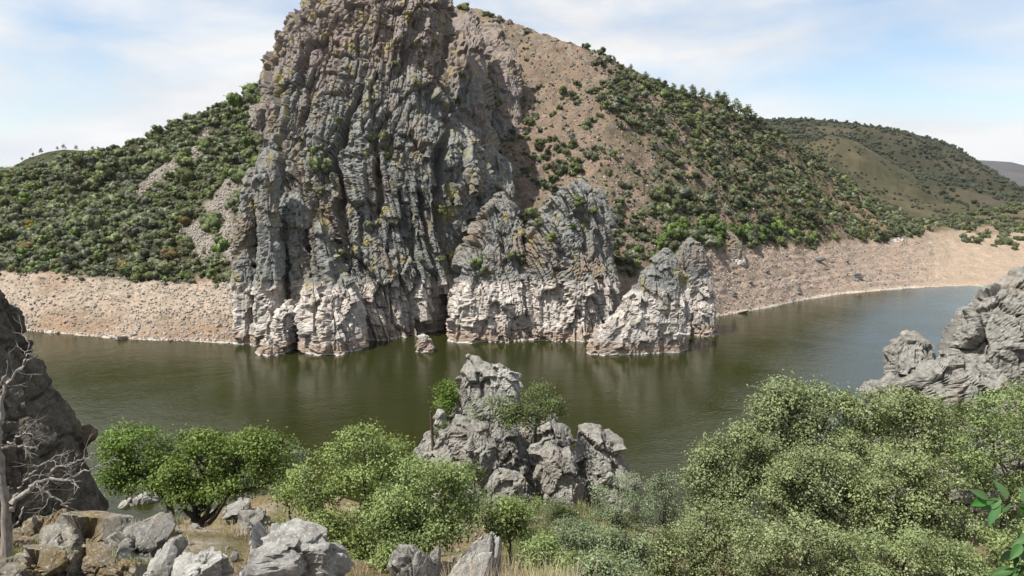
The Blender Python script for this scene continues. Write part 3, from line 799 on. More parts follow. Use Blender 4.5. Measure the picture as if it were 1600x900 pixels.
# --- the pinnacle standing at the water
pin = empty('rock_pinnacle', (38, 207, 0), 'pale jagged rock pinnacle standing out in the water before the red bank', 'rock')
def pin_piece(name, rows_, D, T, size, seed, zl, back=0.0, nt_=130, nr_=140):
    under(px_loft(name, rows_, D, T, nt_, nr_, size, seed, M['cliff'], None, zl, back, 0.65, 0.7, (0.75, 0.9, 1.2), 0.7), pin)
pin_piece('main_spire', [(389, 1036, 1045), (402, 1026, 1052), (425, 1022, 1064), (460, 1018, 1073), (500, 1016, 1075), (530, 1012, 1070), (552, 1010, 1058)], 209, 7, 4.2, 431, -2.5)
pin_piece('leaning_slab', [(418, 1010, 1024), (432, 1002, 1036), (465, 988, 1042), (505, 976, 1040), (552, 970, 1036)], 206, 5, 3.6, 432, -2.5)
pin_piece('leaning_slab', [(450, 988, 1000), (465, 976, 1012), (500, 960, 1014), (552, 948, 1012)], 204, 4.5, 3.2, 433, -2.5, 0, 100, 100)
pin_piece('foot_ledge', [(492, 956, 972), (510, 940, 990), (530, 926, 996), (545, 919, 1000), (556, 916, 1004)], 202.5, 4, 2.8, 434, -2.5, 0, 100, 70)
pin_piece('rear_spire', [(374, 1074, 1083), (386, 1062, 1096), (410, 1058, 1104), (450, 1062, 1104), (500, 1060, 1106)], 233, 6, 4.2, 435, -2.5, 0, 100, 110)
pin_piece('rear_spire', [(420, 1092, 1104), (432, 1086, 1112), (470, 1082, 1112), (500, 1080, 1116)], 231, 5, 3.4, 436, -2.5, 0, 90, 90)
tag(px_loft('islet_rock', [(523, 659, 665), (529, 654, 670), (536, 651, 675), (544, 650, 678)], 204, 1.6, 46, 40, 1.6, 441, M['cliff'], None, -1.0), 'small pale rock poking from the water below the great cliff', 'rock')
tag(px_loft('bank_outcrop', [(362, 1130, 1142), (375, 1122, 1152), (395, 1118, 1160), (410, 1116, 1165)], 305, 5, 70, 50, 3.0, 443, M['cliff'], None, 15, 0.2, 0.75, 0.6), 'grey outcrop beside bright green bushes at the top of the red bank', 'rock')

# ------------------------------------------------------------------ foliage
def leaf_quads(C_, nrm, L, W, rng):
    """diamond leaves at C_, normals nrm"""
    n = len(C_)
    r_ = rng.normal(size=(n, 3))
    a = np.cross(nrm, r_); a /= np.linalg.norm(a, axis=1, keepdims=True) + 1e-9
    b = np.cross(nrm, a)
    L = L * rng.uniform(0.55, 1.4, (n, 1)); W_ = W * rng.uniform(0.7, 1.3, (n, 1))
    V = np.stack([C_ - a * L / 2, C_ - b * W_ / 2 - nrm * L * 0.06, C_ + a * L / 2, C_ + b * W_ / 2 - nrm * L * 0.06], 1)
    return V.reshape(-1, 3), np.arange(n * 4).reshape(-1, 4)
def unit(v): return v / (np.linalg.norm(v, axis=-1, keepdims=True) + 1e-9)
def crown_arrays(lobes, n_leaves, leaf, rng, per=14, up=0.35, fill=0.25, spread=None, gaps=0):
    """leaves in twig clusters on the shells of overlapping lobes (x, y, z, r)"""
    lobes = np.asarray(lobes, float)
    nt_ = max(3, n_leaves // per)
    w_ = lobes[:, 3] ** 2; w_ /= w_.sum()
    k = rng.choice(len(lobes), nt_, p=w_)
    d = unit(rng.normal(size=(nt_, 3))); d[:, 2] = np.where(d[:, 2] < -0.45, -d[:, 2] * 0.6, d[:, 2])
    rr = lobes[k, 3] * np.where(rng.random(nt_) < fill, rng.uniform(0.3, 0.9, nt_), rng.uniform(0.8, 1.1, nt_) + rng.exponential(0.09, nt_))
    tw = lobes[k, :3] + d * rr[:, None] * np.array([1, 1, 0.9])
    sp = spread if spread else leaf * 1.6
    if gaps:       # bare hollows between the leafy sprays
        keep = vnoise(tw / gaps + 7.0, 5) + 0.5 * vnoise(tw / (gaps * 0.45), 6) > -0.28
        tw, d = tw[keep], d[keep]; nt_ = len(tw)
    C_ = np.repeat(tw, per, 0) + rng.normal(size=(nt_ * per, 3)) * sp * np.array([1, 1, 0.7])
    nr_ = unit(np.repeat(d, per, 0) * 1.1 + rng.normal(size=(nt_ * per, 3)) * 0.6 + np.array([0, 0, up]))
    return leaf_quads(C_, nr_, leaf, leaf * 0.62, rng)

def ico(sub):
    bm = bmesh.new(); bmesh.ops.create_icosphere(bm, subdivisions=sub, radius=1.0)
    v = np.array([x.co[:] for x in bm.verts]); f_ = np.array([[y.index for y in x.verts] for x in bm.faces]); bm.free()
    return v, f_
def tri_quads(f_): return np.concatenate([np.stack([f_[:, 0], f_[:, 1], f_[:, 2]], 1), np.stack([f_[:, 0], f_[:, 2], f_[:, 3]], 1)])
ICO = {k: ico(k) for k in (1, 2)}
def hill_bush(seed, n_leaf, r_lobes=7, tall=0.8, sub=2, leaf=0.085):
    """a unit-wide shrub or round tree crown for the far slopes: leafy clumps round dense twiggy lobes"""
    r_ = np.random.default_rng(seed)
    lob = [(0, 0, 0.30 * tall + 0.02, 0.30)]
    for k in range(r_lobes):
        a = r_.uniform(0, 2 * np.pi) + k * 2.4; q = r_.uniform(0.12, 0.34)
        lob.append((q * math.cos(a), q * math.sin(a), r_.uniform(0.10, 0.62) * tall, r_.uniform(0.13, 0.22)))
    v, f_ = crown_arrays(lob, n_leaf, leaf, r_, 5, 0.45, 0.05, 0.045)
    parts = [(v, tri_quads(f_))]
    for x, y, z, r in lob:
        iv, jf = ICO[sub]
        w_ = iv * (r * 0.9 * (1 + 0.22 * fbm(iv * 2.2 + seed + x * 9, seed, 3)))[:, None] + (x, y, z)
        parts.append((w_, jf))
    return merge(parts)
def pine_tree(seed):
    r_ = np.random.default_rng(seed)
    lob = [(r_.normal(0, 0.05), r_.normal(0, 0.05), 0.95, 0.14)]
    for k in range(7):
        a = r_.uniform(0, 2 * np.pi); z_ = 0.28 + 0.6 * k / 7
        q_ = 0.26 * (1.1 - 0.6 * k / 7)
        lob.append((q_ * math.cos(a + k * 2.4), q_ * math.sin(a + k * 2.4), z_, r_.uniform(0.14, 0.21)))
    v, f_ = crown_arrays(lob, 620, 0.09, r_, 5, 0.4, 0.2, 0.05)
    tv, tf = tube_arrays(np.array([[0, 0, -0.2], [0.01, 0, 0.4], [0, 0.02, 0.95]]), [0.035, 0.028, 0.012], 5)
    return merge([(v, tri_quads(f_)), (tv, tri_quads(tf))])

rng = np.random.default_rng(12)
BUSH = [hill_bush(500 + i, 520, 8, 0.75 + 0.07 * (i % 4)) for i in range(7)]
LOWBUSH = [hill_bush(540 + i, 130, 4, 0.7, 1, 0.10) for i in range(4)]
TINY = [hill_bush(560 + i, 25, 2, 0.75, 1, 0.16) for i in range(3)]
PINE = [pine_tree(580 + i) for i in range(4)]
def bush_meshes(arrs, mat, nm):
    out = []
    for v, f_ in arrs:
        me = make_mesh(nm, v, f_); me.materials.append(M[mat]); out.append(me)
    return out
B_dark = bush_meshes(BUSH, 'leaf_hill', 'shrub_mesh'); B_grey = bush_meshes(BUSH, 'leaf_hill_grey', 'grey_shrub_mesh')
B_lime = bush_meshes(BUSH, 'leaf_lime', 'lime_shrub_mesh'); B_rust = bush_meshes(BUSH, 'leaf_rust', 'rusty_shrub_mesh')
B_scree = bush_meshes(BUSH, 'leaf_scree', 'scree_shrub_mesh'); S_far = bush_meshes(TINY, 'leaf_far', 'far_tree_mesh')
S_low_scree = bush_meshes(LOWBUSH, 'leaf_scree', 'low_scree_mesh'); S_low_hill = bush_meshes(LOWBUSH, 'leaf_hill', 'low_hill_mesh'); S_tiny_grey = bush_meshes(TINY, 'leaf_hill_grey', 'low_grey_mesh')
B_pine = bush_meshes(PINE, 'leaf_hill', 'pine_mesh')
def put(name, me, P_, s, label, cat, group, flat_=1.0):
    o = bpy.data.objects.new(name, me); COL.objects.link(o)
    o.location = P_; o.rotation_euler = (0, 0, rng.uniform(0, 6.28)); o.scale = (s, s * rng.uniform(0.85, 1.15), s * flat_)
    return tag(o, label, cat, group)
def scatter(name, meshes, pts, sizes, rots):
    """one object: points on the ground, each carrying an instance of one of the given meshes"""
    n = len(pts)
    me = bpy.data.meshes.new(name)
    me.vertices.add(n); me.vertices.foreach_set('co', np.asarray(pts, np.float32).ravel())
    at = me.attributes.new('size', 'FLOAT', 'POINT'); at.data.foreach_set('value', np.asarray(sizes, np.float32))
    at = me.attributes.new('turn', 'FLOAT_VECTOR', 'POINT'); at.data.foreach_set('vector', np.asarray(rots, np.float32).ravel())
    at = me.attributes.new('variant', 'INT', 'POINT'); at.data.foreach_set('value', rng.integers(0, len(meshes), n).astype(np.int32))
    o = add(name, me)
    ng = bpy.data.node_groups.new(name + '_scatter', 'GeometryNodeTree')
    ng.interface.new_socket('Geometry', in_out='INPUT', socket_type='NodeSocketGeometry')
    ng.interface.new_socket('Geometry', in_out='OUTPUT', socket_type='NodeSocketGeometry')
    gi = ng.nodes.new('NodeGroupInput'); go = ng.nodes.new('NodeGroupOutput'); jn = ng.nodes.new('GeometryNodeJoinGeometry')
    def attr(nm, tp):
        q = ng.nodes.new('GeometryNodeInputNamedAttribute'); q.data_type = tp; q.inputs['Name'].default_value = nm
        return q.outputs['Attribute']
    va, si, tu = attr('variant', 'INT'), attr('size', 'FLOAT'), attr('turn', 'FLOAT_VECTOR')
    for k, m_ in enumerate(meshes):
        src = bpy.data.objects.new(name + '_source', m_)
        oi = ng.nodes.new('GeometryNodeObjectInfo'); oi.inputs['Object'].default_value = src
        cp = ng.nodes.new('FunctionNodeCompare'); cp.data_type = 'INT'; cp.operation = 'EQUAL'
        ins = [q for q in cp.inputs if q.type == 'INT' and q.enabled] or [q for q in cp.inputs if q.type == 'INT']
        ng.links.new(va, ins[0]); ins[1].default_value = k
        ip = ng.nodes.new('GeometryNodeInstanceOnPoints')
        ng.links.new(gi.outputs[0], ip.inputs['Points']); ng.links.new(cp.outputs['Result'], ip.inputs['Selection'])
        ng.links.new(oi.outputs['Geometry'], ip.inputs['Instance']); ng.links.new(tu, ip.inputs['Rotation']); ng.links.new(si, ip.inputs['Scale'])
        ng.links.new(ip.outputs['Instances'], jn.inputs[0])
    ng.links.new(jn.outputs[0], go.inputs[0])
    md = o.modifiers.new('scatter', 'NODES'); md.node_group = ng
    return kind(o, 'stuff')
def stuff(name, meshes, pts, sizes):
    n = len(pts)
    return scatter(name, meshes, pts, np.asarray(sizes)[:n], np.c_[np.zeros(n), np.zeros(n), rng.uniform(0, 6.28, n)])
def on_streak(px, py):
    for x0, y0, x1, y1, w_ in STREAKS:
        L = math.hypot(x1 - x0, y1 - y0); ax, ay = (x1 - x0) / L, (y1 - y0) / L
        s_ = (px - x0) * ax + (py - y0) * ay; d_ = abs(-(px - x0) * ay + (py - y0) * ax)
        if -4 < s_ < L + 4 and d_ < w_ * 1.15: return True
    return False
# wooded slope running up to the cliff
pts = []
tries = 0
cells = {}
while len(pts) < 1250 and tries < 40000:
    tries += 1
    px = rng.uniform(-110, 432); w_ = rng.uniform(0.0, 1.04)
    P_ = terr(px, 2, min(w_, 1.0))
    qx, qy = proj(P_)
    if on_streak(qx, qy): continue
    s = float(np.clip(math.exp(rng.normal(1.62, 0.42)), 2.2, 11.0))
    key = (int(P_[0] // 5), int(P_[1] // 5))
    ok = True
    for dx in (-1, 0, 1):
        for dy in (-1, 0, 1):
            for Q, s2 in cells.get((key[0] + dx, key[1] + dy), ()):
                if (Q[0] - P_[0]) ** 2 + (Q[1] - P_[1]) ** 2 < (0.25 * (s + s2)) ** 2: ok = False
    if not ok: continue
    cells.setdefault(key, []).append((P_, s)); pts.append((P_, s, w_, px))
pts.sort(key=lambda q: -q[1] / q[0][1] * (0.2 if not -10 < q[3] < 425 else 1))
GW = 'trees and shrubs of the wooded slope'
def slope_zone(P_, s, w_, px):
    qx, qy = proj(P_)
    near_talus = any(min(math.hypot(qx - x0, qy - y0), math.hypot(qx - x1, qy - y1), math.hypot(qx - (x0 + x1) / 2, qy - (y0 + y1) / 2)) < 30 for x0, y0, x1, y1, _ in STREAKS)
    size = 'large' if s > 7 else ('small' if s < 5 else 'mid-sized')
    if w_ > 0.9: z_ = 'on the skyline of the wooded slope'
    elif near_talus: z_ = 'beside a grey talus streak of the wooded slope'
    elif w_ < 0.12: z_ = 'at the slope edge just above the bare bank'
    elif px > 340: z_ = 'close to the cliff end of the wooded slope'
    elif w_ > 0.5: z_ = 'in the upper half of the wooded slope'
    else: z_ = 'in the lower half of the wooded slope'
    return size, z_
def scree_zone(P_, s, qx, qy):
    size = 'large' if s > 4 else ('small' if s < 2.6 else 'mid-sized')
    ridge = np.interp(qx, FAR[:, 0], FAR[:, 4])
    if qy - ridge < 45: z_ = 'near the skyline of the brown scree slope'
    elif qx < 960: z_ = 'above the pointed buttress on the brown scree slope'
    elif qy > 0.16 * qx + 150: z_ = 'low on the brown scree slope above the red bank'
    elif qx > 1180: z_ = 'on the tapering end of the brown spur'
    else: z_ = 'halfway up the brown scree slope'
    return size, z_
for k, (P_, s, w_, px) in enumerate(pts[:300]):
    u_ = rng.random()
    greyish = 0.55 if (w_ < 0.55 and px < 260) else 0.15
    L0 = P_ - (0, 0, 0.12 * s)
    sz, zn = slope_zone(P_, s, w_, px)
    if u_ < greyish: kd = ('grey_shrub', B_grey, 'grey-green olive-like shrub', 'shrub')
    elif u_ > 0.975: kd = ('rusty_shrub', B_rust, 'rust-tinged shrub', 'shrub')
    elif u_ > 0.90: kd = ('bright_shrub', B_lime, 'fresh green shrub', 'shrub')
    else: kd = ('holm_oak', B_dark, 'dark green round holm oak', 'tree')
    put(kd[0], kd[1][rng.integers(7)], L0, s, sz + ' ' + kd[2] + ' ' + zn, kd[3], sz + ' ' + kd[2] + 's ' + zn, rng.uniform(0.85, 1.1))
rest = pts[300:]
if rest:
    stuff('slope_scrub', B_dark + B_grey[:3] + B_scree[:2], [q[0] - (0, 0, 0.1 * q[1]) for q in rest], [q[1] for q in rest])['label'] = 'dense dark scrub filling the wooded slope'
# low ground cover between the trees
gp_, gs_ = [], []
for k in range(1500):
    px = rng.uniform(-110, 440); w_ = rng.uniform(-0.03, 1.0)
    P_ = terr(px, 2, w_) if w_ > 0 else terr(px, 1, 1 + 4 * w_)
    if on_streak(*proj(P_)) and rng.random() < 0.85: continue
    gp_.append(P_ - (0, 0, 0.15)); gs_.append(rng.uniform(1.4, 3.2))
stuff('ground_scrub', S_tiny_grey, gp_, gs_)

# scree slope: scattered shrubs, denser toward the ridge and the lower valley side
def dens(px, py):
    d = 0.15
    if px > 960: d += 0.45 * min(1, (px - 960) / 200)
    ridge = np.interp(px, FAR[:, 0], FAR[:, 4])
    if px > 930 and py - ridge < 85: d += 0.85
    if 1020 < px < 1300 and py > 0.16 * px + 130: d += 0.65
    if 760 < px < 910 and 120 + (px - 760) * 0.95 < py < 215 + (px - 760) * 0.95: d += 0.55
    if 950 < px < 1030 and py > 320: d += 0.5
    if 1280 < px < 1400 and py > ridge + 26: d *= 0.45
    if 780 < px < 960 and py < 130: d *= 0.3
    return min(d, 1)
pts = []
for k in range(6800):
    px = rng.uniform(735, 1440); w_ = rng.uniform(0, 1.0) ** 0.9
    P_ = terr(px, 2, w_)
    qx, qy = proj(P_)
    cl = float(vnoise(np.array([[P_[0] / 9, P_[1] / 9, 0.0]]), 91)[0]) * 0.5 + 0.55
    if rng.random() > dens(qx, qy) * (0.35 + cl): continue
    s = rng.uniform(0.8, 2.2) if rng.random() < 0.5 else rng.uniform(1.8, 5.2)
    s *= 0.8 + 0.5 * cl
    if qx > 1020 and qy > 0.16 * qx + 130: s *= 1.25
    pts.append((P_, s, qx, qy))
pts.sort(key=lambda q: -q[1] / q[0][1])
GS = 'shrubs scattered over the scree slope'
for P_, s, qx, qy in pts[:300]:
    lime = (1025 < qx < 1170 and qy > 335) or (1180 < qx < 1290 and qy > 355)
    L0 = P_ - (0, 0, 0.1 * s)
    sz, zn = scree_zone(P_, s, qx, qy)
    if lime and rng.random() < 0.6: kd = ('bright_shrub', B_lime, 'vivid green leafy bush', 'bush')
    elif rng.random() < 0.25: kd = ('grey_shrub', B_grey, 'dull grey-green shrub', 'shrub')
    else: kd = ('dark_shrub', B_scree, 'dark green shrub', 'shrub')
    put(kd[0], kd[1][rng.integers(7)], L0, s, sz + ' ' + kd[2] + ' ' + zn, kd[3], sz + ' ' + kd[2] + ' group ' + zn, rng.uniform(0.85, 1.2))
rest = pts[300:]
stuff('scree_scrub', B_scree + B_grey[:2] + B_dark[:2], [q[0] - (0, 0, 0.08 * q[1]) for q in rest], [q[1] for q in rest])
gp_, gs_ = [], []
for k in range(4000):
    px = rng.uniform(760, 1430); w_ = rng.uniform(0.02, 1.0)
    P_ = terr(px, 2, w_)
    if rng.random() < 0.25 + 0.75 * min(1, max(0, (px - 900) / 250)):
        gp_.append(P_ - (0, 0, 0.1)); gs_.append(rng.uniform(0.7, 2.1))
stuff('low_herbs', S_low_scree, gp_, gs_)
# pines along the skyline of the spur
for px, s in [(960, 4), (985, 5), (1008, 5), (1030, 5), (1052, 6), (1066, 6), (1082, 7), (1098, 7.5), (1108, 6), (1122, 8), (1131, 9), (1140, 8), (1146, 9), (1155, 8), (1163, 10), (1170, 9), (1180, 7), (1190, 6), (1205, 5), (1225, 5), (1250, 5), (1275, 5)]:
    P_ = terr(px + rng.normal(0, 2), 2, 0.985)
    put('pine_tree', B_pine[rng.integers(4)], P_ - (0, 0, 0.8), s * 0.85, 'dark pine on the skyline of the long spur', 'tree', 'pines along the spur skyline')
for px, w_, s in [(915, 0.99, 5.5), (925, 0.985, 4), (872, 0.995, 2.0), (735, 0.99, 3), (1010, 0.9, 6), (990, 0.92, 6), (1035, 0.88, 6), (1045, 0.8, 6), (1070, 0.86, 7), (1090, 0.83, 7), (1110, 0.8, 7), (1075, 0.74, 7), (1130, 0.86, 6), (1000, 0.84, 6)]:
    put('dark_shrub', B_dark[rng.integers(7)], terr(px, 2, w_) - (0, 0, 0.7), s, 'dense dark tree crown just under the ridge of the spur', 'tree', 'dark trees under the spur ridge')
# valley side scrub beyond the bare ravine
pts = []
for k in range(900):
    px = rng.uniform(1395, 1720); w_ = rng.uniform(0.02, 1.0)
    P_ = terr(px, 2, w_); qx, qy = proj(P_)
    if qx < 1500 and qy > 352 - (qx - 1400) * 0.05 + 14: continue
    if qx < 1560 and 352 < qy and rng.random() < 0.7: continue
    pts.append((P_, rng.uniform(3, 8), qx, qy))
pts.sort(key=lambda q: -q[1] / q[0][1])
for P_, s, qx, qy in pts[:130]:
    gy_ = rng.random() > 0.7
    lb = ('large' if s > 6 else 'mid-sized' if s > 4.5 else 'small') + (' grey-green' if gy_ else ' dark green') + ' round shrub ' + ('at the edge of the dry ravine' if qy > 345 else 'high on the valley side across the dry ravine')
    put('valley_shrub', (B_grey if gy_ else B_scree)[rng.integers(7)], P_ - (0, 0, 0.6), s, lb, 'shrub', 'shrubs across the ravine: ' + lb)
stuff('valley_scrub', B_scree, [q[0] - (0, 0, 0.4) for q in pts[130:]], [q[1] for q in pts[130:]])
# woods on the far hills
def hill_points(G, n, keep=None):
    out = []
    for k in range(n):
        r_ = rng.uniform(0.05, 1) * (G.shape[0] - 1.01); c_ = rng.uniform(0, G.shape[1] - 1.01)
        P_ = G[int(r_), int(c_)] * (1 - r_ % 1) + G[int(r_) + 1, int(c_)] * (r_ % 1)
        cl = float(vnoise(np.array([[P_[0] / 70, P_[1] / 70, 0.0]]), 93)[0])
        if rng.random() < 0.55 + 0.6 * cl: out.append(P_)
    return out
hp = hill_points(G_big, 8000)
stuff('far_hill_woods', S_far, [q - (0, 0, 0.8) for q in hp], rng.uniform(5, 12, len(hp)))
hp = hill_points(G_sub, 1300)
stuff('far_spur_scrub', S_far, [q - (0, 0, 0.5) for q in hp], rng.uniform(3, 7, len(hp)))
hp = hill_points(G_left, 1500)
stuff('hilltop_scrub', S_low_hill, [q - (0, 0, 0.4) for q in hp if proj(q)[1] > 240], rng.uniform(2, 5, len(hp)))
for px, s in [(37, 3.2), (52, 3.4), (65, 5), (90, 3.6), (101, 5), (119, 4.6), (148, 5), (156, 5), (164, 4.5)]:
    c_ = (px + 260) / 590 * (G_left.shape[1] - 1)
    P_ = G_left[-1, int(round(c_))]
    put('lone_tree', B_pine[rng.integers(4)], P_ + (0, -1, -0.1 * s + 0.4), s * 0.9, 'small round tree standing on the bare grassy hilltop', 'tree', 'trees on the grassy hilltop')

# shrubs growing from the ledges of the cliff and buttress
def ledge_shrubs(P_all, spots, label, group):
    qx, qy = proj(P_all)
    for px, py, s in spots:
        d_ = (qx - px) ** 2 + (qy - py) ** 2 + 0.02 * (P_all[:, 1] - 200) ** 2
        P_ = P_all[np.argmin(d_)]
        dk = rng.random() < 0.75
        lb = ('dark green ' if dk else 'fresh green ') + label + (', high up' if P_[2] > 60 else ', just above the pale band' if P_[2] < 26 else '')
        put('ledge_shrub', (B_dark if dk else B_lime)[rng.integers(7)], P_ + np.array([0, -0.35 * s, -0.25 * s]), s * 1.35, lb, 'shrub', group + ': ' + lb)
ledge_shrubs(cliffP, [(495, 258, 4.5), (510, 265, 3.5), (480, 372, 4.5), (475, 360, 3), (527, 400, 4), (515, 255, 3), (448, 428, 4), (490, 235, 3), (600, 215, 3.5), (585, 218, 2.5), (530, 190, 2.5), (655, 130, 2.5),
                      (447, 345, 3), (660, 408, 2.2), (540, 440, 3), (500, 300, 3), (575, 352, 2.4), (605, 245, 2.4), (640, 220, 2.6), (690, 330, 3), (690, 405, 2.5), (470, 325, 3), (455, 465, 2.5), (620, 100, 2)],
             'shrub on a ledge of the great cliff', 'shrubs on ledges of the great cliff')
ledge_shrubs(np.concatenate([bP, bP2]), [(905, 318, 3.4), (745, 412, 3.2), (755, 425, 2.6), (825, 333, 4.4), (860, 372, 3), (800, 400, 3.2), (815, 410, 2.6), (930, 330, 2.5), (895, 355, 2.2), (840, 350, 3)],
             'shrub rooted on the pointed buttress', 'shrubs on the buttress')
for px, py, D, s in [(765, 135, 335, 5.5), (772, 148, 332, 5), (760, 165, 325, 5), (778, 160, 330, 4.5), (715, 155, 290, 4), (722, 115, 295, 4), (725, 8, 320, 6), (760, 20, 345, 4)]:
    put('crag_shrub', B_dark[rng.integers(7)], PT(px, py, D) - (0, 0, 0.4 * s), s, 'dark shrub at the foot or rim of the crag on the ridge', 'shrub', 'shrubs about the crag')

# ------------------------------------------------------------------ stones of the banks
def stone_mesh(seed, sub=2, mat='bank_stone', nm='stone_mesh', flat_=0.7, rel=0.35):
    bm = bmesh.new(); bmesh.ops.create_icosphere(bm, subdivisions=sub, radius=0.5)
    v = np.array([x.co[:] for x in bm.verts]); f_ = np.array([[y.index for y in x.verts] for x in bm.faces]); bm.free()
    n_ = unit(v)
    r_ = np.random.default_rng(seed)
    d_ = facet(n_ * 1.15 + seed * 3.1, seed, 1.6, 0.25, 0.15) * rel
    if sub > 2: d_ += facet(n_ * 3.1 + seed, seed + 1, 1.3, 0.4, 0.15) * rel * 0.2
    if sub > 3: d_ += facet(n_ * 8.0 + seed, seed + 2, 1.2, 0.4, 0.2) * rel * 0.09 + fbm(n_ * 9, seed, 3) * 0.012
    # clip by random planes for flat broken faces
    v = v + n_ * d_[:, None]
    for k in range(7):
        q = unit(r_.normal(size=3)); e = r_.uniform(0.26, 0.42)
        dd = v @ q - e
        v = v - np.where(dd > 0, dd * 0.85, 0)[:, None] * q
    v = v * np.array([1, r_.uniform(0.7, 1.0), flat_])
    me = make_mesh(nm, v, f_); me.materials.append(M[mat]); return me, v, f_
ST_b = [stone_mesh(700 + i, 2) for i in range(8)]
ST_p = [stone_mesh(720 + i, 1) for i in range(5)]
ST_s = [stone_mesh(740 + i, 2, 'slate', 'slate_mesh', 0.45) for i in range(5)]
def put_stone(name, me, P_, s, label, group, tilt=0.3, cat='boulder', sc3=None):
    o = bpy.data.objects.new(name, me); COL.objects.link(o); o.location = P_
    o.rotation_euler = (rng.normal(0, tilt), rng.normal(0, tilt), rng.uniform(0, 6.28))
    o.scale = (s, s, s) if sc3 is None else sc3
    return tag(o, label, cat, group)
for k in range(150):
    px = rng.uniform(20, 372) if k % 3 else rng.uniform(200, 370); w_ = rng.uniform(0.0, 0.97)
    s = rng.uniform(0.7, 1.7) * (1.25 if rng.random() < 0.15 else 1)
    put_stone('bank_boulder', ST_b[rng.integers(8)][0], terr(px, 1, w_) + (0, 0, 0.12 * s), s, *(lambda z_: ('pale broken boulder ' + z_, 'boulders ' + z_))('by the water of the bare stony bank' if w_ < 0.2 else 'just below the shrubs of the bare stony bank' if w_ > 0.8 else 'halfway up the stony bank near the twin pillars' if px > 280 else 'halfway up the bare stony bank'))
put_stone('shore_boulder', ST_b[2][0], terr(192, 1, 0.0) + (0, -0.6, 0.4), 3.6, 'large whitish boulder at the water edge of the stony bank', None, 0.1)
PEB = {}
def pebble_meshes(mat):
    if mat not in PEB:
        PEB[mat] = [make_mesh('pebble_mesh', v, f_) for _, v, f_ in ST_p]
        for m_ in PEB[mat]: m_.materials.append(M[mat])
    return PEB[mat]
def pebbles(name, pts, sizes, mat):
    return scatter(name, pebble_meshes(mat), pts, sizes, rng.uniform(-3.1, 3.1, (len(pts), 3)))
def gravel(name, n, px0, px1, seg, mat, smin, smax, w0=0.0, w1=1.0, bias=None):
    P_, S_ = [], []
    for k in range(n):
        px = rng.uniform(px0, px1)
        w_ = rng.uniform(w0, w1)
        if bias and rng.random() > bias(px, w_): continue
        s = smin + (smax - smin) * rng.random() ** 2.5
        P_.append(terr(px, seg, w_) + (0, 0, 0.1 * s)); S_.append(s)
    return pebbles(name, P_, S_, mat)
gravel('bank_rubble', 6500, -60, 376, 1, 'bank_stone', 0.25, 1.35, 0, 1.02, lambda px, w_: 0.35 + 0.65 * max(0, (px - 80) / 290))
gravel('shore_pebbles', 700, -60, 376, 1, 'bank_stone', 0.3, 0.9, -0.01, 0.04)
gravel('red_bank_rubble', 3200, 1090, 1480, 1, 'bank_stone', 0.25, 1.3, 0, 1.0)
gravel('dark_bank_rubble', 1700, 1095, 1460, 1, 'slate', 0.3, 1.7, 0.02, 1.0)
gravel('dark_scree_stones', 3200, 745, 1150, 2, 'slate', 0.4, 2.0, 0.02, 0.98)
gravel('stony_bank_dark_rubble', 700, -40, 376, 1, 'slate', 0.25, 1.2, 0.0, 0.6)
gravel('scree_stones', 5200, 745, 1180, 2, 'bank_stone', 0.3, 1.4, 0.0, 0.98, lambda px, w_: 0.25 + 0.75 * max(0, (1150 - px) / 350))
tp_, ts_ = [], []
for x0, y0, x1, y1, w_ in STREAKS:
    for k in range(300):
        u_ = rng.random(); px = x0 + (x1 - x0) * u_ + rng.normal(0, w_ * 0.5); py = y0 + (y1 - y0) * u_ + rng.normal(0, w_ * 0.5)
        ww = np.linspace(0, 1, 20); T_ = np.array([terr(px, 2, q) for q in ww])   # where this sight line meets the slope
        s = rng.uniform(0.4, 1.5); tp_.append(terr(px, 2, np.interp(-py, -proj(T_)[1], ww)) + (0, 0, 0.1)); ts_.append(s)
pebbles('talus_stones', tp_, ts_, 'bank_stone')
# outcrops on the scree slope
OC = [stone_mesh(760 + i, 3, 'cliff', 'outcrop_mesh', 1.0, 0.5) for i in range(6)]
for k in range(95):
    px = rng.uniform(752, 1090); w_ = rng.uniform(0.03, 0.99)
    P_ = terr(px, 2, w_); s = rng.uniform(1.2, 4.2) if px < 900 else rng.uniform(1.0, 2.8)
    put_stone('slope_outcrop', OC[rng.integers(6)][0], P_, s, 'grey broken outcrop jutting from the brown scree slope', 'outcrops on the scree slope', 0.25, 'rock', (s * 0.7, s, s * rng.uniform(0.7, 1.5)))
for px, w_, s in [(930, 0.985, 5), (938, 0.97, 5), (945, 0.96, 4), (850, 0.99, 3), (820, 0.99, 3.2), (795, 0.985, 4), (780, 0.98, 4.5), (868, 0.985, 2.5), (890, 0.985, 2.5)]:
    put_stone('ridge_outcrop', OC[rng.integers(6)][0], terr(px, 2, w_), s, 'grey outcrop breaking the skyline of the brown slope', 'outcrops on the skyline of the brown slope', 0.2, 'rock')
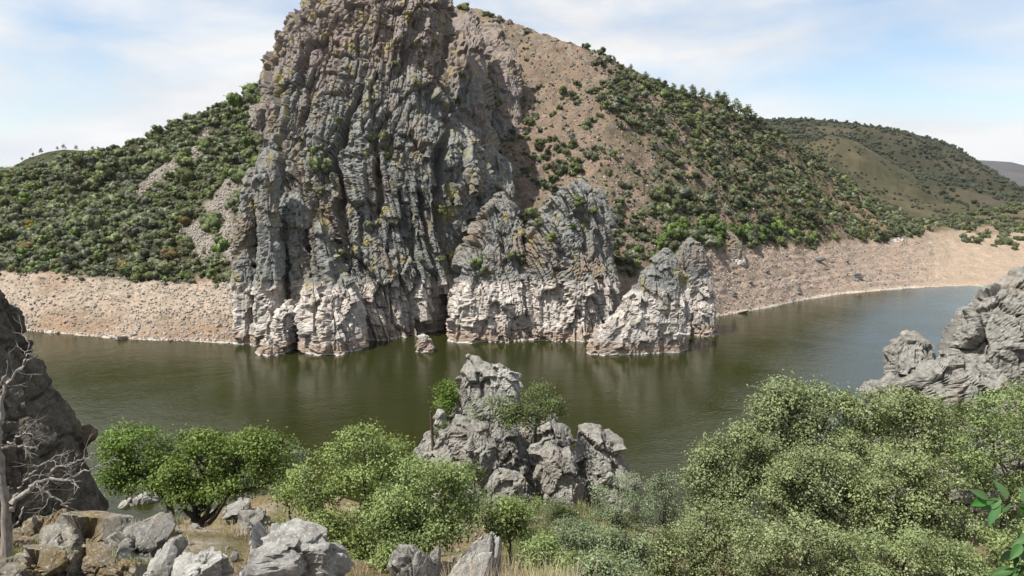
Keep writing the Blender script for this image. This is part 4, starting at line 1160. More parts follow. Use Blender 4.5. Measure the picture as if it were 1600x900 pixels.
# dark slabs lying on the red bank
for px, py, s in [(1196, 424, 4), (1215, 436, 4), (1143, 462, 5), (1245, 453, 4), (1250, 459, 3.6), (1170, 442, 2.5), (1180, 446, 2), (1192, 448, 2.2), (1275, 404, 5.5), (1300, 408, 3.5), (1322, 408, 4), (1338, 437, 3.5), (1358, 439, 3), (1372, 438, 2.5), (1395, 428, 4), (1375, 424, 3.5), (1402, 435, 2), (1262, 440, 2), (1290, 420, 2.5), (1228, 400, 3), (1380, 445, 3), (1160, 430, 2)]:
    ww = np.linspace(0, 1, 40); T_ = np.array([terr(px, 1, q) for q in ww]); wv_ = float(np.interp(-py, -proj(T_)[1], ww))
    put_stone('dark_slab', ST_s[rng.integers(5)][0], terr(px, 1, wv_) + (0, 0, 0.15), s, 'dark flat slab lying on the red bare bank', 'dark slabs on the red bank', 0.12, 'stone', (s * 1.3, s * 0.8, s * 1.2))
put_stone('shore_slab', ST_b[4][0], terr(1157, 1, 0.0) + (0, -0.3, 0.25), 5.0, 'pale flat slab at the water edge of the red bank', None, 0.05, 'stone', (5.5, 3.4, 2.2))
# ruined stone pen on the bank and white rubble of a ruin above
def box_arrays(c_, s_):
    v = np.array([[x, y, z] for x in (-.5, .5) for y in (-.5, .5) for z in (-.5, .5)]) * s_ + c_
    return v, np.array([[0, 1, 3, 2], [4, 6, 7, 5], [0, 4, 5, 1], [2, 3, 7, 6], [0, 2, 6, 4], [1, 5, 7, 3]])
def ruin(px, py, label, mat, w_, d_, h_, seed):
    r_ = np.random.default_rng(seed)
    ww = np.linspace(0, 1, 40); seg = 1
    T_ = np.array([terr(px, 1, q) for q in ww]); wv_ = float(np.interp(-py, -proj(T_)[1], ww))
    P_ = terr(px, 1, wv_)
    e = empty('ruined_wall', tuple(P_), label, 'ruin')
    n = 0
    for side in range(3):
        L = w_ if side == 0 else d_
        k = 0.0
        while k < L:
            bw = r_.uniform(0.5, 1.1)
            for lev in range(int(h_ / 0.6)):
                if lev and r_.random() < 0.35: break
                x_, y_ = (k - w_ / 2, 0) if side == 0 else ((-w_ / 2 if side == 1 else w_ / 2), k)
                st_ = ST_b[r_.integers(8)][0]
                me = st_.copy(); me.materials.clear(); me.materials.append(M[mat])
                o = add('stone', me, None, e)
                o.location = (x_, y_, lev * 0.6 + 0.1); o.scale = (1.25, 1.2, 1.15); o.rotation_euler = (r_.normal(0, .1), r_.normal(0, .1), r_.uniform(0, 6))
            k += bw
ruin(1333, 434, 'low ruined pen of dark stones on the red bank', 'slate', 9, 5, 2.4, 1)
ruin(1400, 378, 'heap of white rubble from a ruined wall at the top of the red bank', 'plaster', 8, 6, 2.4, 2)

# ------------------------------------------------------------------ near rocks
def near_rock(name, rows_, D, T, size, seed, mat, label, nt_=110, nr_=100, z_low=None, back=0.15, mult=1.0, parent=None, expo=0.75):
    if z_low is None:
        r = np.array(rows_, float); mid = r[-1, 1:].mean()
        X = (mid - 800) / F * D
        z_low = float(near_z(np.array([X]), np.array([D]))[0]) - 1.2
    o = px_loft(name, rows_, D, T, nt_, nr_, size, seed, M[mat], None, z_low, back, expo, mult, rough=0.6)
    if parent is None:
        tag(o, label, 'rock')
    else:
        under(o, parent)
    return o
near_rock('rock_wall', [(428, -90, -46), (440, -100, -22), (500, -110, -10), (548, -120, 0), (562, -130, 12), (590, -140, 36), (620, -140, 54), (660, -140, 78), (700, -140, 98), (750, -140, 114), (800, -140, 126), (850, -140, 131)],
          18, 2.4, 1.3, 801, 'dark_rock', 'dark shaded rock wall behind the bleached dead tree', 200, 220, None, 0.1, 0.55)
# central outcrop
oc = empty('rock_outcrop', (0.5, 42, 22), 'cracked grey rock outcrop above the water carrying a small tree', 'rock')
def ocp(name, rows_, D, T, size, seed, zl=None, back=0.12, nt_=120, nr_=110, mat='near_rock', mult=1.0):
    near_rock(name, rows_, D, T, size, seed, mat, '', nt_, nr_, zl, back, mult, oc)
ocp('summit_block', [(568, 728, 752), (575, 722, 776), (590, 714, 792), (605, 712, 802), (640, 702, 812), (670, 696, 830), (720, 690, 840), (760, 690, 845)], 44, 2.0, 1.4, 811, None, 0.12, 150, 170)
ocp('boulder', [(569, 766, 772), (574, 762, 780), (584, 762, 784), (594, 766, 784)], 43.6, 0.35, 0.5, 812, 32.6, 0.0, 50, 40, 'pale_rock')
ocp('boulder', [(580, 778, 796), (588, 776, 806), (600, 776, 808), (610, 780, 806)], 43.4, 0.5, 0.6, 813, 32.2, 0.0, 60, 50, 'pale_rock')
ocp('shoulder_block', [(665, 705, 730), (672, 690, 760), (690, 684, 772), (730, 684, 775), (780, 690, 775)], 41.5, 1.5, 1.1, 814)
ocp('jointed_block', [(668, 742, 760), (676, 735, 768), (700, 732, 770), (738, 738, 766), (760, 740, 766)], 40, 0.9, 0.9, 815, None, 0.05)
ocp('jointed_block', [(670, 772, 800), (676, 768, 812), (700, 768, 818), (760, 770, 835), (800, 775, 840)], 41.5, 1.5, 1.0, 816)
ocp('jointed_block', [(655, 808, 836), (664, 800, 848), (700, 796, 856), (760, 800, 860)], 42.5, 1.5, 1.0, 817)
ocp('jointed_block', [(658, 858, 868), (668, 846, 880), (690, 842, 898), (720, 840, 905), (770, 840, 905)], 42.5, 1.5, 1.1, 818)
ocp('front_block', [(694, 845, 868), (702, 840, 882), (725, 838, 896), (755, 846, 908), (790, 848, 912), (830, 850, 912)], 38.5, 1.5, 1.1, 819, None, 0.1, 130, 130)
ocp('east_block', [(676, 904, 940), (684, 900, 954), (705, 898, 962), (722, 900, 978), (745, 905, 982), (790, 905, 985)], 41.0, 1.7, 1.2, 820, None, 0.1, 130, 120)
ocp('west_ledge', [(688, 662, 690), (700, 655, 700), (720, 650, 712), (770, 650, 715)], 42, 1.4, 0.9, 821)
ocp('boulder', [(736, 774, 800), (746, 764, 815), (765, 762, 816), (780, 765, 812)], 36.8, 0.6, 0.7, 822, None, 0.0, 70, 50)
ocp('boulder', [(640, 682, 690), (648, 680, 694), (660, 681, 694)], 43, 0.3, 0.4, 823, 29, 0.0, 40, 40, 'pale_rock')
# rocks at the right edge
rr = empty('rock_outcrop', (20, 30, 28), 'tall pale lichen-spotted crag behind the yellow-green bush', 'rock')
def rrp(name, rows_, D, T, size, seed, mult=1.0, nt_=150, nr_=150):
    near_rock(name, rows_, D, T, size, seed, 'near_rock', '', nt_, nr_, None, 0.12, mult, rr)
rrp('tall_block', [(432, 1580, 1640), (445, 1556, 1700), (465, 1530, 1730), (500, 1508, 1740), (540, 1494, 1740), (600, 1490, 1740), (700, 1480, 1740)], 31, 2.6, 1.5, 831, 0.85, 200, 190)
rrp('low_block', [(527, 1408, 1440), (535, 1394, 1452), (555, 1384, 1462), (580, 1380, 1480), (620, 1378, 1500), (700, 1378, 1510)], 31, 1.6, 1.1, 833)
rrp('base_ledge', [(560, 1462, 1500), (580, 1440, 1540), (595, 1375, 1560), (615, 1352, 1570), (660, 1350, 1580), (720, 1350, 1580)], 29.5, 1.6, 1.1, 835)
# pale rocks close below the viewpoint
def fore_rock(cx, y0, w_, D, sc3, rot, seed, mat, label, taper=0.0):
    me, v, f_ = stone_mesh(seed, 5, mat, 'foreground_rock_mesh', 1.0, 0.34)
    if taper:
        v = v.copy(); v[:, :2] *= (1 - taper * np.clip(v[:, 2:3] + 0.35, 0, 1))
        me.vertices.foreach_set('co', v.astype(np.float32).ravel()); me.update()
    o = add('foreground_rock', me); tag(o, label, 'rock')
    u_ = w_ * px_m(D); o.scale = tuple(u_ * q for q in sc3); o.rotation_euler = rot
    top = PT(cx, y0, D); o.location = top - np.array([0, 0, 0.40 * u_ * sc3[2]])
fore_rock(452, 797, 150, 9.5, (1.15, 1.0, 1.7), (0.1, -0.35, 0.4), 851, 'pale_rock', 'large pale lichen-crusted rock in front of the leafy green oak bushes')
fore_rock(258, 862, 75, 9.0, (1.0, 1.0, 1.1), (0.2, 0.3, 1.1), 852, 'pale_rock', 'narrow pale rock below the dark oak trunk')
fore_rock(310, 866, 110, 8.8, (1.2, 1.0, 0.9), (0.1, 0.1, 2.0), 853, 'pale_rock', 'flat pale rock between the oak trunk and the large lichen-crusted rock')
fore_rock(646, 868, 72, 8.5, (1.1, 1.0, 1.5), (0.0, 0.1, 0.7), 854, 'near_rock', 'small rounded grey rock beneath the leafy oak bush')
fore_rock(748, 815, 110, 9.6, (1.15, 1.0, 2.2), (0.05, 0.2, 0.3), 855, 'pale_rock', 'pointed pale rock rising from the dry grass', 0.85)
# boulder pile under the dead tree
BM = [stone_mesh(780 + i, 5, 'mossy_rock', 'boulder_mesh', 0.8, 0.36) for i in range(5)]
BG = [stone_mesh(790 + i, 5, 'near_rock', 'boulder_mesh', 0.85, 0.36) for i in range(5)]
pile = [  # x, y, width px, distance, mossy, label
    (135, 845, 120, 14, 1, 'ochre-mossed boulder in the middle of the rock pile'), (210, 805, 78, 17, 0, 'angular grey boulder at the crest of the rock pile'),
    (215, 855, 100, 14.5, 1, 'big dark-sided boulder beside the oak trunk'), (60, 835, 78, 14.5, 1, 'mossy flat-topped boulder beside the dead tree trunk'),
    (172, 797, 56, 17.5, 1, 'grey boulder leaning on the crest of the rock pile'), (60, 885, 85, 11.5, 1, 'mossy boulder at the foot of the dead tree'),
    (110, 882, 60, 11.5, 1, 'boulder with rusty moss low in the rock pile'), (160, 890, 75, 11.5, 1, 'grey boulder low in the rock pile'), (100, 805, 64, 17.5, 0, 'pale low boulder under the dead branches'),
    (25, 850, 40, 13, 1, 'small mossy stone touching the dead tree trunk'), (250, 800, 40, 18.5, 0, 'small grey boulder under the leaning oak'), (135, 800, 46, 18, 0, 'weathered boulder below the dark rock wall'),
    (20, 895, 60, 10.5, 1, 'mossy rock at the root of the dead tree'), (205, 895, 60, 11.5, 1, 'shaded grey rock under the dry twigs'), (45, 812, 50, 17, 0, 'whitish flat stone behind the dead tree'),
    (235, 830, 50, 16.5, 1, 'squarish boulder close to the slim oak trunk'), (85, 862, 50, 13, 1, 'ochre and white boulder in the rock pile'), (372, 800, 40, 31, 0, 'dark small rock in the shade behind the oaks'),
    (395, 822, 44, 28, 0, 'low stone on the sandy ground near the oaks')]
for i, (px, py, w_, D, mo, lab) in enumerate(pile):
    P_ = ground_hit(px, py + 0.22 * w_)
    s = w_ * px_m(P_[1]) * 1.25
    o = put_stone('boulder', (BM if mo else BG)[i % 5][0], P_ + (0, 0, 0.14 * s), s, lab, None, 0.3)

tp_, ts_ = [], []
for k in range(2600):
    px = rng.uniform(-40, 480) if k % 2 else rng.uniform(640, 1080); D_ = rng.uniform(9, 36)
    X_ = (px - 800) / F * D_; Zz = float(near_z(np.array([X_]), np.array([D_]))[0]); s_ = 0.04 + 0.3 * rng.random() ** 3
    tp_.append((X_, D_, Zz + 0.1 * s_)); ts_.append(s_)
pebbles('near_rubble', tp_, ts_, 'near_rock')

# ------------------------------------------------------------------ near trees
def ground_at(px, D):
    X = (px - 800) / F * (D * 1.02)
    return np.array([X, D, float(near_z(np.array([X]), np.array([D]))[0])])
def in_poly(x, y, poly):
    ins = False; j = len(poly) - 1
    for i in range(len(poly)):
        xi, yi = poly[i]; xj, yj = poly[j]
        if (yi > y) != (yj > y) and x < (xj - xi) * (y - yi) / (yj - yi) + xi: ins = not ins
        j = i
    return ins
def poly_lobes(poly, D, rpx, n, r_, depth=1.0):
    xs = [q[0] for q in poly]; ys = [q[1] for q in poly]
    cx, cy = np.mean(xs), np.mean(ys); out = []; k = 0
    while len(out) < n and k < 8000:
        k += 1
        x, y = r_.uniform(min(xs), max(xs)), r_.uniform(min(ys), max(ys)); r0 = rpx * r_.uniform(0.65, 1.3)
        if not all(in_poly(x + r0 * a, y + r0 * b, poly) for a, b in ((0.62, 0), (-0.62, 0), (0, -0.62))): continue
        hw = (max(xs) - min(xs)) / 2 * px_m(D)
        e = math.sqrt(max(0.05, 1 - ((x - cx) / (max(xs) - cx)) ** 2)) if x > cx else math.sqrt(max(0.05, 1 - ((cx - x) / (cx - min(xs))) ** 2))
        # the visible shell: lower lobes bulge toward the slope below the viewer
        D2 = D + depth * hw * e * r_.uniform(-0.75, 0.55) - depth * hw * 0.35 * (y - cy) / max(20, (max(ys) - min(ys)))
        P_ = PT(x, y, D2); out.append((*P_, r0 * px_m(D2)))
    return out
def near_tree(name, label, poly, D, rpx, n_lobes, n_leaves, leaf, mat, base_px, seed, trunk_r=0.12, cat='tree', trunk_path=None, fill=0.25, limbs=9, depth=1.0, bark='bark', group=None, per=14, grow=1.07):
    r_ = np.random.default_rng(seed)
    pc = np.mean(poly, 0); poly = [tuple(pc + (np.array(q) - pc) * grow) for q in poly]
    lob = poly_lobes(poly, D, rpx * 0.78, int(n_lobes * 1.7), r_, depth)
    base = ground_at(base_px, D) - (0, 0, 0.25)
    e = empty(name, tuple(base), label, cat, group)
    L = np.array(lob)
    if trunk_path is None:
        c_ = L[:, :3].mean(0); tp = np.array([base, base * 0.5 + c_ * 0.5 + r_.normal(0, 0.15, 3), c_])
    else:
        tp = np.array([base] + [PT(x, y, D) for x, y in trunk_path])
    tp = smooth_path(tp, 12, 0.02, r_)
    v, f_ = tube_arrays(tp, np.linspace(trunk_r * 1.15, trunk_r * 0.45, 12), 9)
    o = under(add('trunk', make_mesh('trunk', v, f_, True), M[bark]), e)
    for k in r_.permutation(len(L))[:limbs]:
        a = tp[r_.integers(5, 12)]; b = L[k, :3]; mid = (a + b) / 2 + np.array([0, 0, -0.12]) * np.linalg.norm(b - a) + r_.normal(0, 0.08, 3)
        q = smooth_path([a, mid, b], 8, 0.03, r_)
        parts = [tube_arrays(q, np.linspace(trunk_r * 0.42, trunk_r * 0.12, 8), 6)]
        for s_ in range(3):
            c0 = q[r_.integers(3, 8)]; parts.append(tube_arrays(smooth_path([c0, c0 + unit(r_.normal(size=3)) * L[k, 3] * 0.9 + (0, 0, L[k, 3] * 0.3)], 4), [trunk_r * 0.14, trunk_r * 0.1, trunk_r * 0.07, trunk_r * 0.04], 4))
        v, f_ = merge(parts)
        under(add('limb', make_mesh('limb', v, f_, True), M[bark]), e)
    v, f_ = crown_arrays(lob, int(n_leaves * 1.2), leaf, r_, per, 0.4, fill, None, 0.55)
    under(add('crown', make_mesh('crown', v, f_), M[mat]), e)
    return e
near_tree('oak_tree', 'slim leaning oak with a small green crown against the water', [(150, 700), (175, 668), (215, 660), (262, 668), (275, 700), (285, 735), (270, 770), (215, 778), (165, 775), (160, 740)], 27, 18, 30, 11000, 0.11, 'leaf_oak', 264, 901, 0.17,
          'tree', [(266, 820), (270, 785), (248, 752), (215, 722)], depth=0.8, grow=0.98, fill=0.1)
near_tree('oak_tree', 'spreading green oak with a thick dark trunk', [(262, 705), (290, 675), (330, 672), (365, 672), (405, 668), (445, 685), (465, 705), (460, 740), (450, 770), (400, 768), (350, 782), (262, 795), (248, 765), (256, 735)], 26, 20, 60, 24000, 0.11, 'leaf_oak', 286, 902, 0.26,
          'tree', [(297, 835), (312, 795), (335, 765), (355, 735)], limbs=14, depth=0.8, grow=0.98, fill=0.1)
near_tree('grey_shrub', 'grey-green shrub behind the spreading oak', [(420, 700), (445, 692), (472, 700), (482, 735), (470, 765), (430, 775)], 30, 12, 18, 4500, 0.10, 'leaf_grey', 455, 903, 0.06, 'shrub')
near_tree('leafy_oak_bush', 'broad leafy pale green oak bush in front of the water', [(428, 800), (440, 760), (470, 715), (500, 685), (530, 690), (570, 668), (610, 690), (640, 690), (655, 715), (660, 760), (650, 830), (620, 900), (520, 940), (470, 900), (440, 850)], 21, 24, 80, 40000, 0.095, 'leaf_bright', 545, 904, 0.14, 'bush')
near_tree('leafy_oak_bush', 'lower leafy oak bush spreading toward the pointed pale rock', [(600, 770), (640, 725), (690, 725), (735, 735), (762, 765), (758, 815), (735, 840), (690, 850), (640, 875), (590, 890), (575, 830)], 19, 20, 60, 26000, 0.085, 'leaf_bright', 670, 905, 0.11, 'bush')
near_tree('leafy_sprig_bush', 'small light green bush beside the pointed pale rock', [(765, 800), (790, 780), (820, 790), (822, 830), (800, 850), (768, 840)], 19, 13, 18, 6500, 0.08, 'leaf_bright', 795, 906, 0.04, 'bush')
# on the outcrop
def rock_top(px, py, D):
    return PT(px, py, D)
def perched(name, label, poly, D, rpx, n_l, n_leaf, leaf, mat, root, path, seed, tr, cat='tree', fill=0.3):
    r_ = np.random.default_rng(seed)
    lob = np.array(poly_lobes(poly, D, rpx, n_l, r_, 0.8))
    base = PT(*root, D)
    e = empty(name, tuple(base), label, cat)
    tp = smooth_path(np.array([base - (0, 0, 0.3)] + [PT(x, y, D) for x, y in path]), 10, 0.01, r_)
    v, f_ = tube_arrays(tp, np.linspace(tr, tr * 0.4, 10), 7)
    under(add('trunk', make_mesh('trunk', v, f_, True), M['bark']), e)
    for k in r_.permutation(len(lob))[:9]:
        a = tp[r_.integers(3, 10)]
        v, f_ = tube_arrays(smooth_path([a, (a + lob[k, :3]) / 2 - (0, 0, 0.06), lob[k, :3]], 6, 0.02, r_), np.linspace(tr * 0.45, tr * 0.12, 6), 5)
        under(add('limb', make_mesh('limb', v, f_, True), M['bark']), e)
    v, f_ = crown_arrays(lob, n_leaf, leaf, r_, 12, 0.35, fill)
    under(add('crown', make_mesh('crown', v, f_), M[mat]), e)
perched('small_tree', 'small wind-bent tree growing out of the central rock outcrop', [(770, 640), (800, 632), (815, 612), (850, 594), (874, 598), (868, 618), (888, 632), (882, 652), (850, 656), (840, 668), (800, 668), (772, 660)], 40.5, 10, 34, 6500, 0.12, 'leaf_dark', (837, 705), [(836, 680), (838, 655), (845, 630)], 911, 0.11)
perched('round_bush', 'green bush clinging to the waterside edge of the rock outcrop', [(680, 628), (684, 605), (700, 590), (714, 594), (716, 625), (706, 650), (688, 648)], 44.5, 9, 20, 3600, 0.12, 'leaf_oak', (704, 664), [(702, 645), (699, 620)], 912, 0.06, 'bush')
perched('sparse_bush', 'sparse grey shrub growing over the face of the rock outcrop', [(722, 640), (740, 618), (770, 612), (800, 622), (806, 650), (780, 672), (745, 668)], 41.3, 11, 16, 1500, 0.10, 'leaf_grey', (765, 685), [(764, 668), (765, 645)], 913, 0.05, 'bush', 0.5)
perched('dark_bush', 'little dark shrub beside the rusty post', [(678, 668), (690, 655), (700, 668), (698, 690), (682, 692)], 42.6, 8, 10, 1500, 0.11, 'leaf_dark', (690, 702), [(690, 690), (690, 675)], 914, 0.04, 'bush')
perched('dark_bush', 'dull olive shrub in the hollow of the rock outcrop', [(718, 730), (735, 712), (760, 722), (764, 745), (745, 755), (722, 750)], 38.6, 10, 12, 2000, 0.10, 'leaf_dark', (742, 762), [(742, 750), (741, 735)], 915, 0.05, 'bush')
near_tree('grey_bush', 'feathery grey-green bush at the foot of the rock outcrop', [(918, 790), (930, 760), (960, 742), (995, 745), (1020, 760), (1018, 810), (1000, 850), (950, 850), (922, 830)], 30, 15, 34, 11000, 0.075, 'leaf_grey', 968, 916, 0.07, 'bush')
near_tree('grey_bush', 'rounded olive-green bush beside the feathery grey one', [(1005, 780), (1025, 745), (1050, 738), (1070, 755), (1072, 800), (1050, 830), (1015, 820)], 29, 14, 20, 6000, 0.08, 'leaf_grey', 1040, 917, 0.07, 'bush')
for poly, D, mat, bx, sd, lab in [
    ([(850, 850), (865, 815), (900, 805), (930, 825), (935, 865), (900, 885), (862, 880)], 20, 'leaf_grey', 892, 961, 'soft grey-green shrub above the dry grass'),
    ([(930, 870), (945, 835), (985, 825), (1010, 850), (1012, 890), (975, 910), (940, 900)], 18, 'leaf_grey', 972, 962, 'grey-green shrub between the dry grass and the low holm oak'),
    ([(785, 800), (800, 772), (830, 768), (850, 790), (848, 815), (815, 828), (790, 822)], 27, 'leaf_bright', 818, 963, 'light green shrub under the jointed blocks of the outcrop'),
    ([(850, 800), (868, 780), (895, 785), (905, 812), (880, 826), (855, 820)], 29, 'leaf_dark', 878, 964, 'olive shrub at the base of the front block'),
    ([(820, 850), (835, 830), (858, 838), (862, 868), (840, 880), (822, 872)], 17, 'leaf_bright', 842, 965, 'low bright green shrub by the dry grass'),
    ([(900, 905), (915, 878), (950, 880), (962, 905), (940, 930), (905, 930)], 13, 'leaf_grey', 930, 966, 'small pale shrub rooted in the dry grass')]:
    near_tree('low_shrub', lab, poly, D, 12, 22, 6500, 0.07, mat, bx, sd, 0.04, 'shrub', limbs=5)
# the mass of holm oaks
HO = [
    ([(1150, 690), (1160, 650), (1190, 625), (1215, 596), (1250, 594), (1285, 606), (1308, 630), (1315, 680), (1290, 740), (1220, 760), (1165, 740)], 27, 'peaked holm oak crown standing out against the water', 30000, 22),
    ([(1310, 680), (1320, 625), (1350, 612), (1400, 616), (1450, 628), (1480, 655), (1486, 700), (1460, 750), (1390, 760), (1330, 745)], 26, 'holm oak crown in front of the low pale crag', 28000, 22),
    ([(1075, 760), (1090, 715), (1115, 690), (1150, 675), (1200, 690), (1215, 760), (1190, 820), (1120, 835), (1080, 810)], 25, 'holm oak crown sloping down to the water below the peaked one', 26000, 22),
    ([(1200, 790), (1215, 735), (1260, 705), (1320, 712), (1350, 750), (1345, 820), (1290, 860), (1225, 850)], 22, 'rounded holm oak crown in the middle of the grove', 28000, 24),
    ([(1335, 790), (1350, 735), (1400, 712), (1460, 720), (1492, 755), (1495, 820), (1450, 865), (1370, 860)], 21.5, 'rounded holm oak crown beside the yellow-green bush', 28000, 24),
    ([(1000, 880), (1030, 830), (1075, 800), (1120, 790), (1170, 820), (1180, 890), (1150, 960), (1040, 960), (1000, 930)], 20, 'low holm oak crown next to the dry grass', 26000, 24),
    ([(1150, 890), (1175, 835), (1240, 815), (1310, 825), (1340, 880), (1330, 960), (1180, 980)], 18, 'holm oak crown low down between the grass and the grove', 26000, 26),
    ([(1310, 900), (1330, 850), (1390, 825), (1450, 830), (1510, 850), (1540, 900), (1530, 970), (1330, 980)], 17.5, 'holm oak crown below the grove beside the large glossy leaves', 26000, 26)]
for i, (poly, D, lab, nl, rp_) in enumerate(HO):
    near_tree('holm_oak', lab, poly, D, rp_, 62, nl, 0.095 * D / 24, 'leaf_holm', float(np.mean([q[0] for q in poly])), 930 + i, 0.16, 'tree', None, 0.22, 12, 0.6, grow=1.16)
near_tree('light_bush', 'yellow-green feathery bush in front of the tall pale crag', [(1485, 690), (1510, 650), (1545, 618), (1590, 605), (1640, 605), (1680, 650), (1680, 800), (1640, 860), (1560, 860), (1500, 830), (1488, 760)], 23, 22, 70, 32000, 0.085, 'leaf_bright', 1580, 950, 0.1, 'bush')
near_tree('light_bush', 'bright green bush under the large glossy leaves', [(1500, 880), (1530, 830), (1590, 815), (1660, 830), (1690, 900), (1640, 980), (1520, 980)], 16, 22, 40, 20000, 0.07, 'leaf_bright', 1590, 951, 0.08, 'bush')
near_tree('dark_bush', 'dark shrub in the gap between the grove and the tall pale crag', [(1470, 640), (1490, 628), (1515, 640), (1515, 680), (1490, 700), (1472, 680)], 28, 11, 12, 3000, 0.09, 'leaf_dark', 1492, 952, 0.05, 'bush')

# ------------------------------------------------------------------ grass and low plants
def tufts(name, spots, mat, r_, blades, hgt, width, lean_=0.5):
    V, Fc, o = [], [], 0
    for px, D, rad, hs in spots:
        b0 = ground_at(px, D)
        n = int(blades * hs)
        a = r_.uniform(0, 6.28, n); rr_ = rad * np.sqrt(r_.random(n))
        X = b0[0] + rr_ * np.cos(a); Y = b0[1] + rr_ * np.sin(a); Z = near_z(X, Y) - 0.03
        h_ = hgt * hs * r_.uniform(0.5, 1.25, n); la = r_.uniform(0, 6.28, n); ll = lean_ * h_ * r_.random(n) ** 0.7
        dx, dy = np.cos(la) * ll, np.sin(la) * ll
        wx = width * r_.uniform(0.6, 1.3, n)
        B = np.stack([X, Y, Z], 1); Mi = B + np.stack([dx * 0.35, dy * 0.35, h_ * 0.6], 1); Tp = B + np.stack([dx, dy, h_], 1)
        wv_ = np.stack([wx * np.cos(la + 1.2), wx * np.sin(la + 1.2), 0 * wx], 1)
        V.append(np.stack([B - wv_, B + wv_, Mi + wv_ * 0.7, Mi - wv_ * 0.7, Tp], 1).reshape(-1, 3))
        k = o + np.arange(n) * 5
        Fc.append(np.concatenate([np.stack([k, k + 1, k + 2], 1), np.stack([k, k + 2, k + 3], 1), np.stack([k + 3, k + 2, k + 4], 1)])); o += n * 5
    return kind(add(name, make_mesh(name, np.concatenate(V), np.concatenate(Fc)), M[mat]), 'stuff')
r_ = np.random.default_rng(77)
sp = [(r_.uniform(690, 930), r_.uniform(8.5, 12.5), 0.28, r_.uniform(0.7, 1.2)) for _ in range(46)] + [(r_.uniform(300, 420), r_.uniform(20, 30), 0.5, 0.5) for _ in range(30)]
tufts('dry_grass', sp, 'grass_dry', r_, 110, 0.85, 0.006)
sp = [(r_.uniform(790, 1010), r_.uniform(12, 34), 0.4, r_.uniform(0.6, 1.1)) for _ in range(120)] + [(r_.uniform(-10, 260), r_.uniform(12, 20), 0.25, 0.5) for _ in range(40)] \
    + [(r_.uniform(1480, 1530), r_.uniform(24, 30), 0.4, 0.8) for _ in range(14)]
sp += [(r_.uniform(60, 260), r_.uniform(11, 19), 0.2, r_.uniform(0.4, 0.7)) for _ in range(40)]
tufts('green_grass', sp, 'grass_green', r_, 150, 0.5, 0.010, 0.8)
sp = [(r_.uniform(-50, 480), r_.uniform(18, 34), 0.7, 0.45) for _ in range(70)] + [(r_.uniform(740, 1000), r_.uniform(26, 38), 0.6, 0.6) for _ in range(50)]
sp += [(r_.uniform(150, 640), r_.uniform(14, 34), 0.8, r_.uniform(0.3, 0.6)) for _ in range(110)]
tufts('straw_grass', sp, 'grass_dry', r_, 80, 0.6, 0.008, 0.8)
for px, D, s, mat, lab in [(880, 27, 1.3, 'leaf_grey', 'blue-green broom tussock below the front block of the outcrop'), (915, 24, 1.4, 'leaf_grey', 'soft grey-green tussock near the feathery bush'), (860, 20, 1.2, 'leaf_bright', 'light green herb clump above the dry grass'),
                           (950, 20, 1.3, 'leaf_grey', 'grey-green clump beside the low holm oak'), (835, 26, 1.2, 'leaf_dark', 'olive herb clump below the outcrop'), (900, 16, 1.0, 'leaf_bright', 'light herb clump at the rim of the dry grass'),
                           (985, 17, 1.1, 'leaf_grey', 'pale herb clump between the grass and the holm oak'), (800, 31, 1.3, 'leaf_dark', 'dark herb clump under the jointed blocks'), (870, 31, 1.1, 'leaf_dark', 'olive tuft beside the front block')]:
    b_ = ground_at(px, D); rq = np.random.default_rng(int(px * 7 + D))
    lob = [(b_[0] + rq.normal(0, 0.35 * s), b_[1] + rq.normal(0, 0.35 * s), b_[2] + rq.uniform(0.1, 0.5) * s, 0.35 * s) for _ in range(7)]
    v, f_ = crown_arrays(lob, 2800, 0.07, rq, 10, 0.8, 0.3)
    e = tag(add('herb_clump', make_mesh('herb_clump', v - b_, f_), M[mat], None, tuple(b_)), lab, 'plant')

# rusty post on the outcrop
a = PT(677, 698, 42); b = PT(673, 643, 42)
v, f_ = tube_arrays(np.array([a - (0, 0, 0.5), a * 0.5 + b * 0.5, b, b + (0, 0, 0.005)]), [0.095, 0.09, 0.085, 0.01], 8)
tag(add('wooden_post', make_mesh('wooden_post', v, f_), M['post']), 'dark weathered upright post on the ledge of the rock outcrop', 'post')

